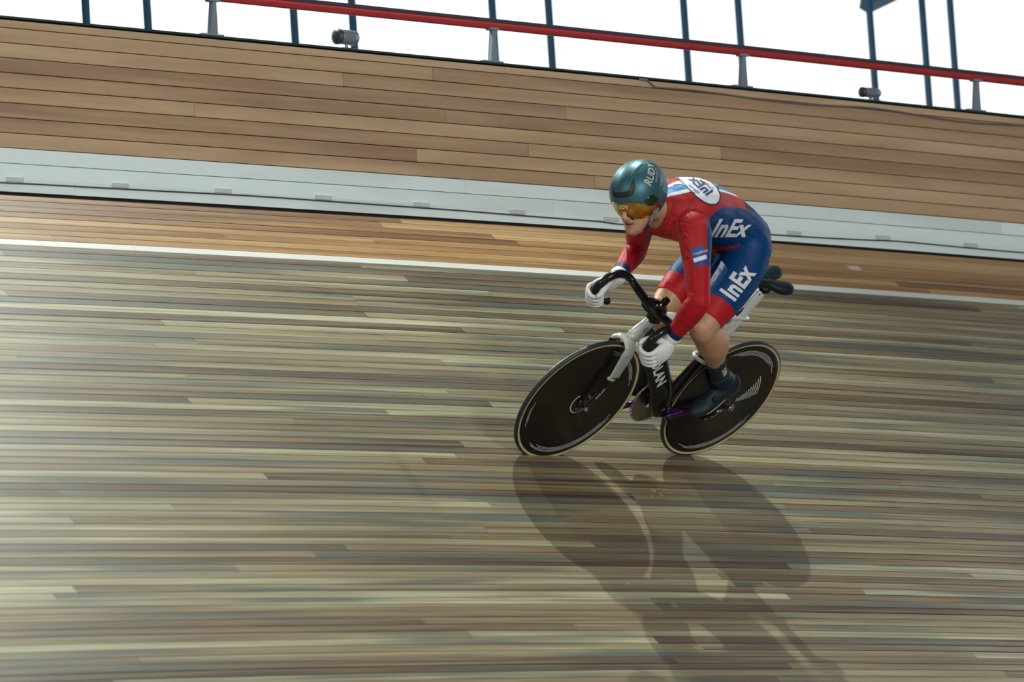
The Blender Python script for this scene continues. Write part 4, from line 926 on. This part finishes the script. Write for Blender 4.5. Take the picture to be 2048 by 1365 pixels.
# --- helmet in head space
HC_ = (-.018, 0, .030)
def hel(az, el, off=0.):
    """az: 0 front, + to the rider's left; el up; aero shell with a short tail"""
    ca, sa, ce, se = math.cos(az), math.sin(az), math.cos(el), math.sin(el)
    ax = .132 if ca > 0 else .140; ay = .105; az_ = .116 if se > 0 else (.150 if ca > 0 else .135)
    k = 1/math.sqrt((ce*ca/ax)**2+(ce*sa/ay)**2+(se/az_)**2); k += off
    ridge = .0022*math.exp(-((abs(sa)*ce-.30)/.05)**2)*(1 if ca > -.3 and se > .1 else 0)
    return HD(HC_[0]+(k+ridge)*ce*ca, HC_[1]+(k+ridge)*ce*sa, HC_[2]+(k+ridge)*se)
dg_ = math.radians
def patch(name, a0, a1, lo, hi, off, th_, m, parent, na=72, ne=26):
    """curved shell patch with thickness; lo/hi are functions of azimuth (degrees)"""
    bm = bmesh.new(); G = [[], []]
    for q, o_ in ((0, off), (1, off-th_)):
        for i in range(na+1):
            az = a0+(a1-a0)*i/na; row = []
            for j in range(ne+1):
                el = lo(az)+(hi(az)-lo(az))*j/ne; row.append(bm.verts.new(hel(dg_(az), dg_(el), o_)))
            G[q].append(row)
    for i in range(na):
        for j in range(ne):
            bm.faces.new((G[0][i][j], G[0][i+1][j], G[0][i+1][j+1], G[0][i][j+1])); bm.faces.new((G[1][i][j+1], G[1][i+1][j+1], G[1][i+1][j], G[1][i][j]))
        bm.faces.new((G[0][i][0], G[1][i][0], G[1][i+1][0], G[0][i+1][0])); bm.faces.new((G[0][i][ne], G[0][i+1][ne], G[1][i+1][ne], G[1][i][ne]))
    for j in range(ne):
        bm.faces.new((G[0][0][j], G[0][0][j+1], G[1][0][j+1], G[1][0][j])); bm.faces.new((G[0][na][j], G[1][na][j], G[1][na][j+1], G[0][na][j+1]))
    bmesh.ops.remove_doubles(bm, verts=bm.verts, dist=.00005)
    return bm_obj(name, bm, m, parent)
itp = lambda xs, ys: (lambda a: float(np.interp(abs(a), xs, ys)))
brow = itp([0, 18, 32, 40, 47, 58, 68, 78, 95, 120, 180], [-1, 0, -4, -9, -2, 3, 0, -12, -52, -50, -28])
helmet = patch('helmet', -180, 180, brow, lambda a: 89.5, .0, .012, M_HELM, person, 144, 40)
vis_lo = itp([0, 7, 12, 17, 24, 36, 50, 68, 84], [-25, -27, -37, -44, -48, -46, -41, -35, -29])
vis_hi = lambda a: brow(a)+2.0
visor = patch('visor', -80, 80, vis_lo, vis_hi, -.004, .003, M_VISOR, helmet, 110, 14)
for s in (1, -1):
    f = (lambda s: (lambda a: a))(s)
    patch('side_lens', min(s*43, s*78), max(s*43, s*78), itp([43, 52, 66, 78], [-9, -19, -22, -17]), itp([43, 50, 60, 70, 78], [-6, 0, 3, -1, -12]), -.0015, .003, M_LENSG, visor, 24, 8)
    patch('lens_edge', min(s*74, s*84), max(s*74, s*84), itp([74, 84], [-30, -27]), itp([74, 84], [-12, -16]), -.002, .003, M_LENSR, visor, 8, 8)
# black front vents, a shallow U
patch('vent', -31, 31, itp([0, 20, 25, 31], [9, 11, 14, 25]), itp([0, 18, 23, 31], [18, 21, 33, 46]), .0012, .004, M_VENT, helmet, 60, 8)
patch('nose_guard', -14, 14, itp([0, 8, 14], [-29, -32, -43]), itp([0, 8, 14], [-24, -27, -39]), -.001, .004, M_VENT, visor, 24, 4)
def hdecal(VF, az, el, rot, m, off=.0012, mx=.006, parent=helmet):
    V, F = refine(*VF, mx); out = []; R0 = .12*HS; cr_, sr_ = math.cos(dg_(rot)), math.sin(dg_(rot))
    for a, b, _ in V:
        x, y = a*cr_-b*sr_, a*sr_+b*cr_; e = dg_(el)+y/R0; out.append(hel(dg_(az)+x/R0/max(.2, math.cos(e)), e, off))
    return mesh_obj('lettering' if VF[0] and len(VF[0]) > 6 else 'stripe', out, F, m, parent)
M_HP = mat('silver_helmet_print', (.45, .50, .50), .45, noise=(60, .06))
hdecal(text_mesh('RUDY', .051, .02), 86, 42, 34, M_HP)
hdecal(text_mesh('PROJECT', .016, .01, 0, 1.35), 100, 33, 34, M_HP)
for k in range(3):
    hdecal(RECT(.0022, .050), 100+6*k, 17+2*k, -42, M_HP); hdecal(RECT(.0022, .042), 104+6*k, -5+1*k, 38, M_HP)
hdecal(text_mesh('RUDY', .024, .02), -2, -9, -3, M_PRINT, -.0024, .006, visor)
# straps, buckle, hair, eyes
for s in (1, -1):
    loft('chin_strap', [(HD(.005, s*.078, -.035), .002, .008, tuple(hl_)), (HD(.012, s*.072, -.065), .002, .008, tuple(hl_)), (HD(.030, s*.058, -.100), .002, .007, tuple(hl_)), (HD(.040, s*.030, -.128), .002, .007, tuple(hl_)), (HD(.042, 0, -.138), .002, .007, tuple(hl_))], M_STRAP, helmet, n=5)
    loft('rear_strap', [(HD(-.045, s*.078, -.025), .002, .008, tuple(hl_)), (HD(-.018, s*.078, -.048), .002, .008, tuple(hl_)), (HD(.008, s*.075, -.060), .002, .008, tuple(hl_))], M_STRAP, helmet, n=5)
    loft('strap_buckle', [(HD(.024, s*.062, -.088), .004, .011, tuple(hl_)), (HD(.036, s*.048, -.112), .004, .010, tuple(hl_)), (HD(.040, s*.034, -.126), .003, .007, tuple(hl_))], M_STRAPB, helmet, n=4)
    bm = bmesh.new(); bmesh.ops.create_icosphere(bm, subdivisions=3, radius=.0125*HS, matrix=Matrix.Translation(Vector(HD(.072, s*.031, .002)))); bm_obj('eye', bm, M_EYE, person)
bm = bmesh.new()
loft_bm(bm, [(HD(-.095, 0, -.015), .050, .012, tuple(hl_)), (HD(-.090, 0, -.045), .052, .012, tuple(hl_)), (HD(-.080, 0, -.070), .040, .008, tuple(hl_))], seg=16, n=4); bm_obj('hair', bm, M_HAIR, person)
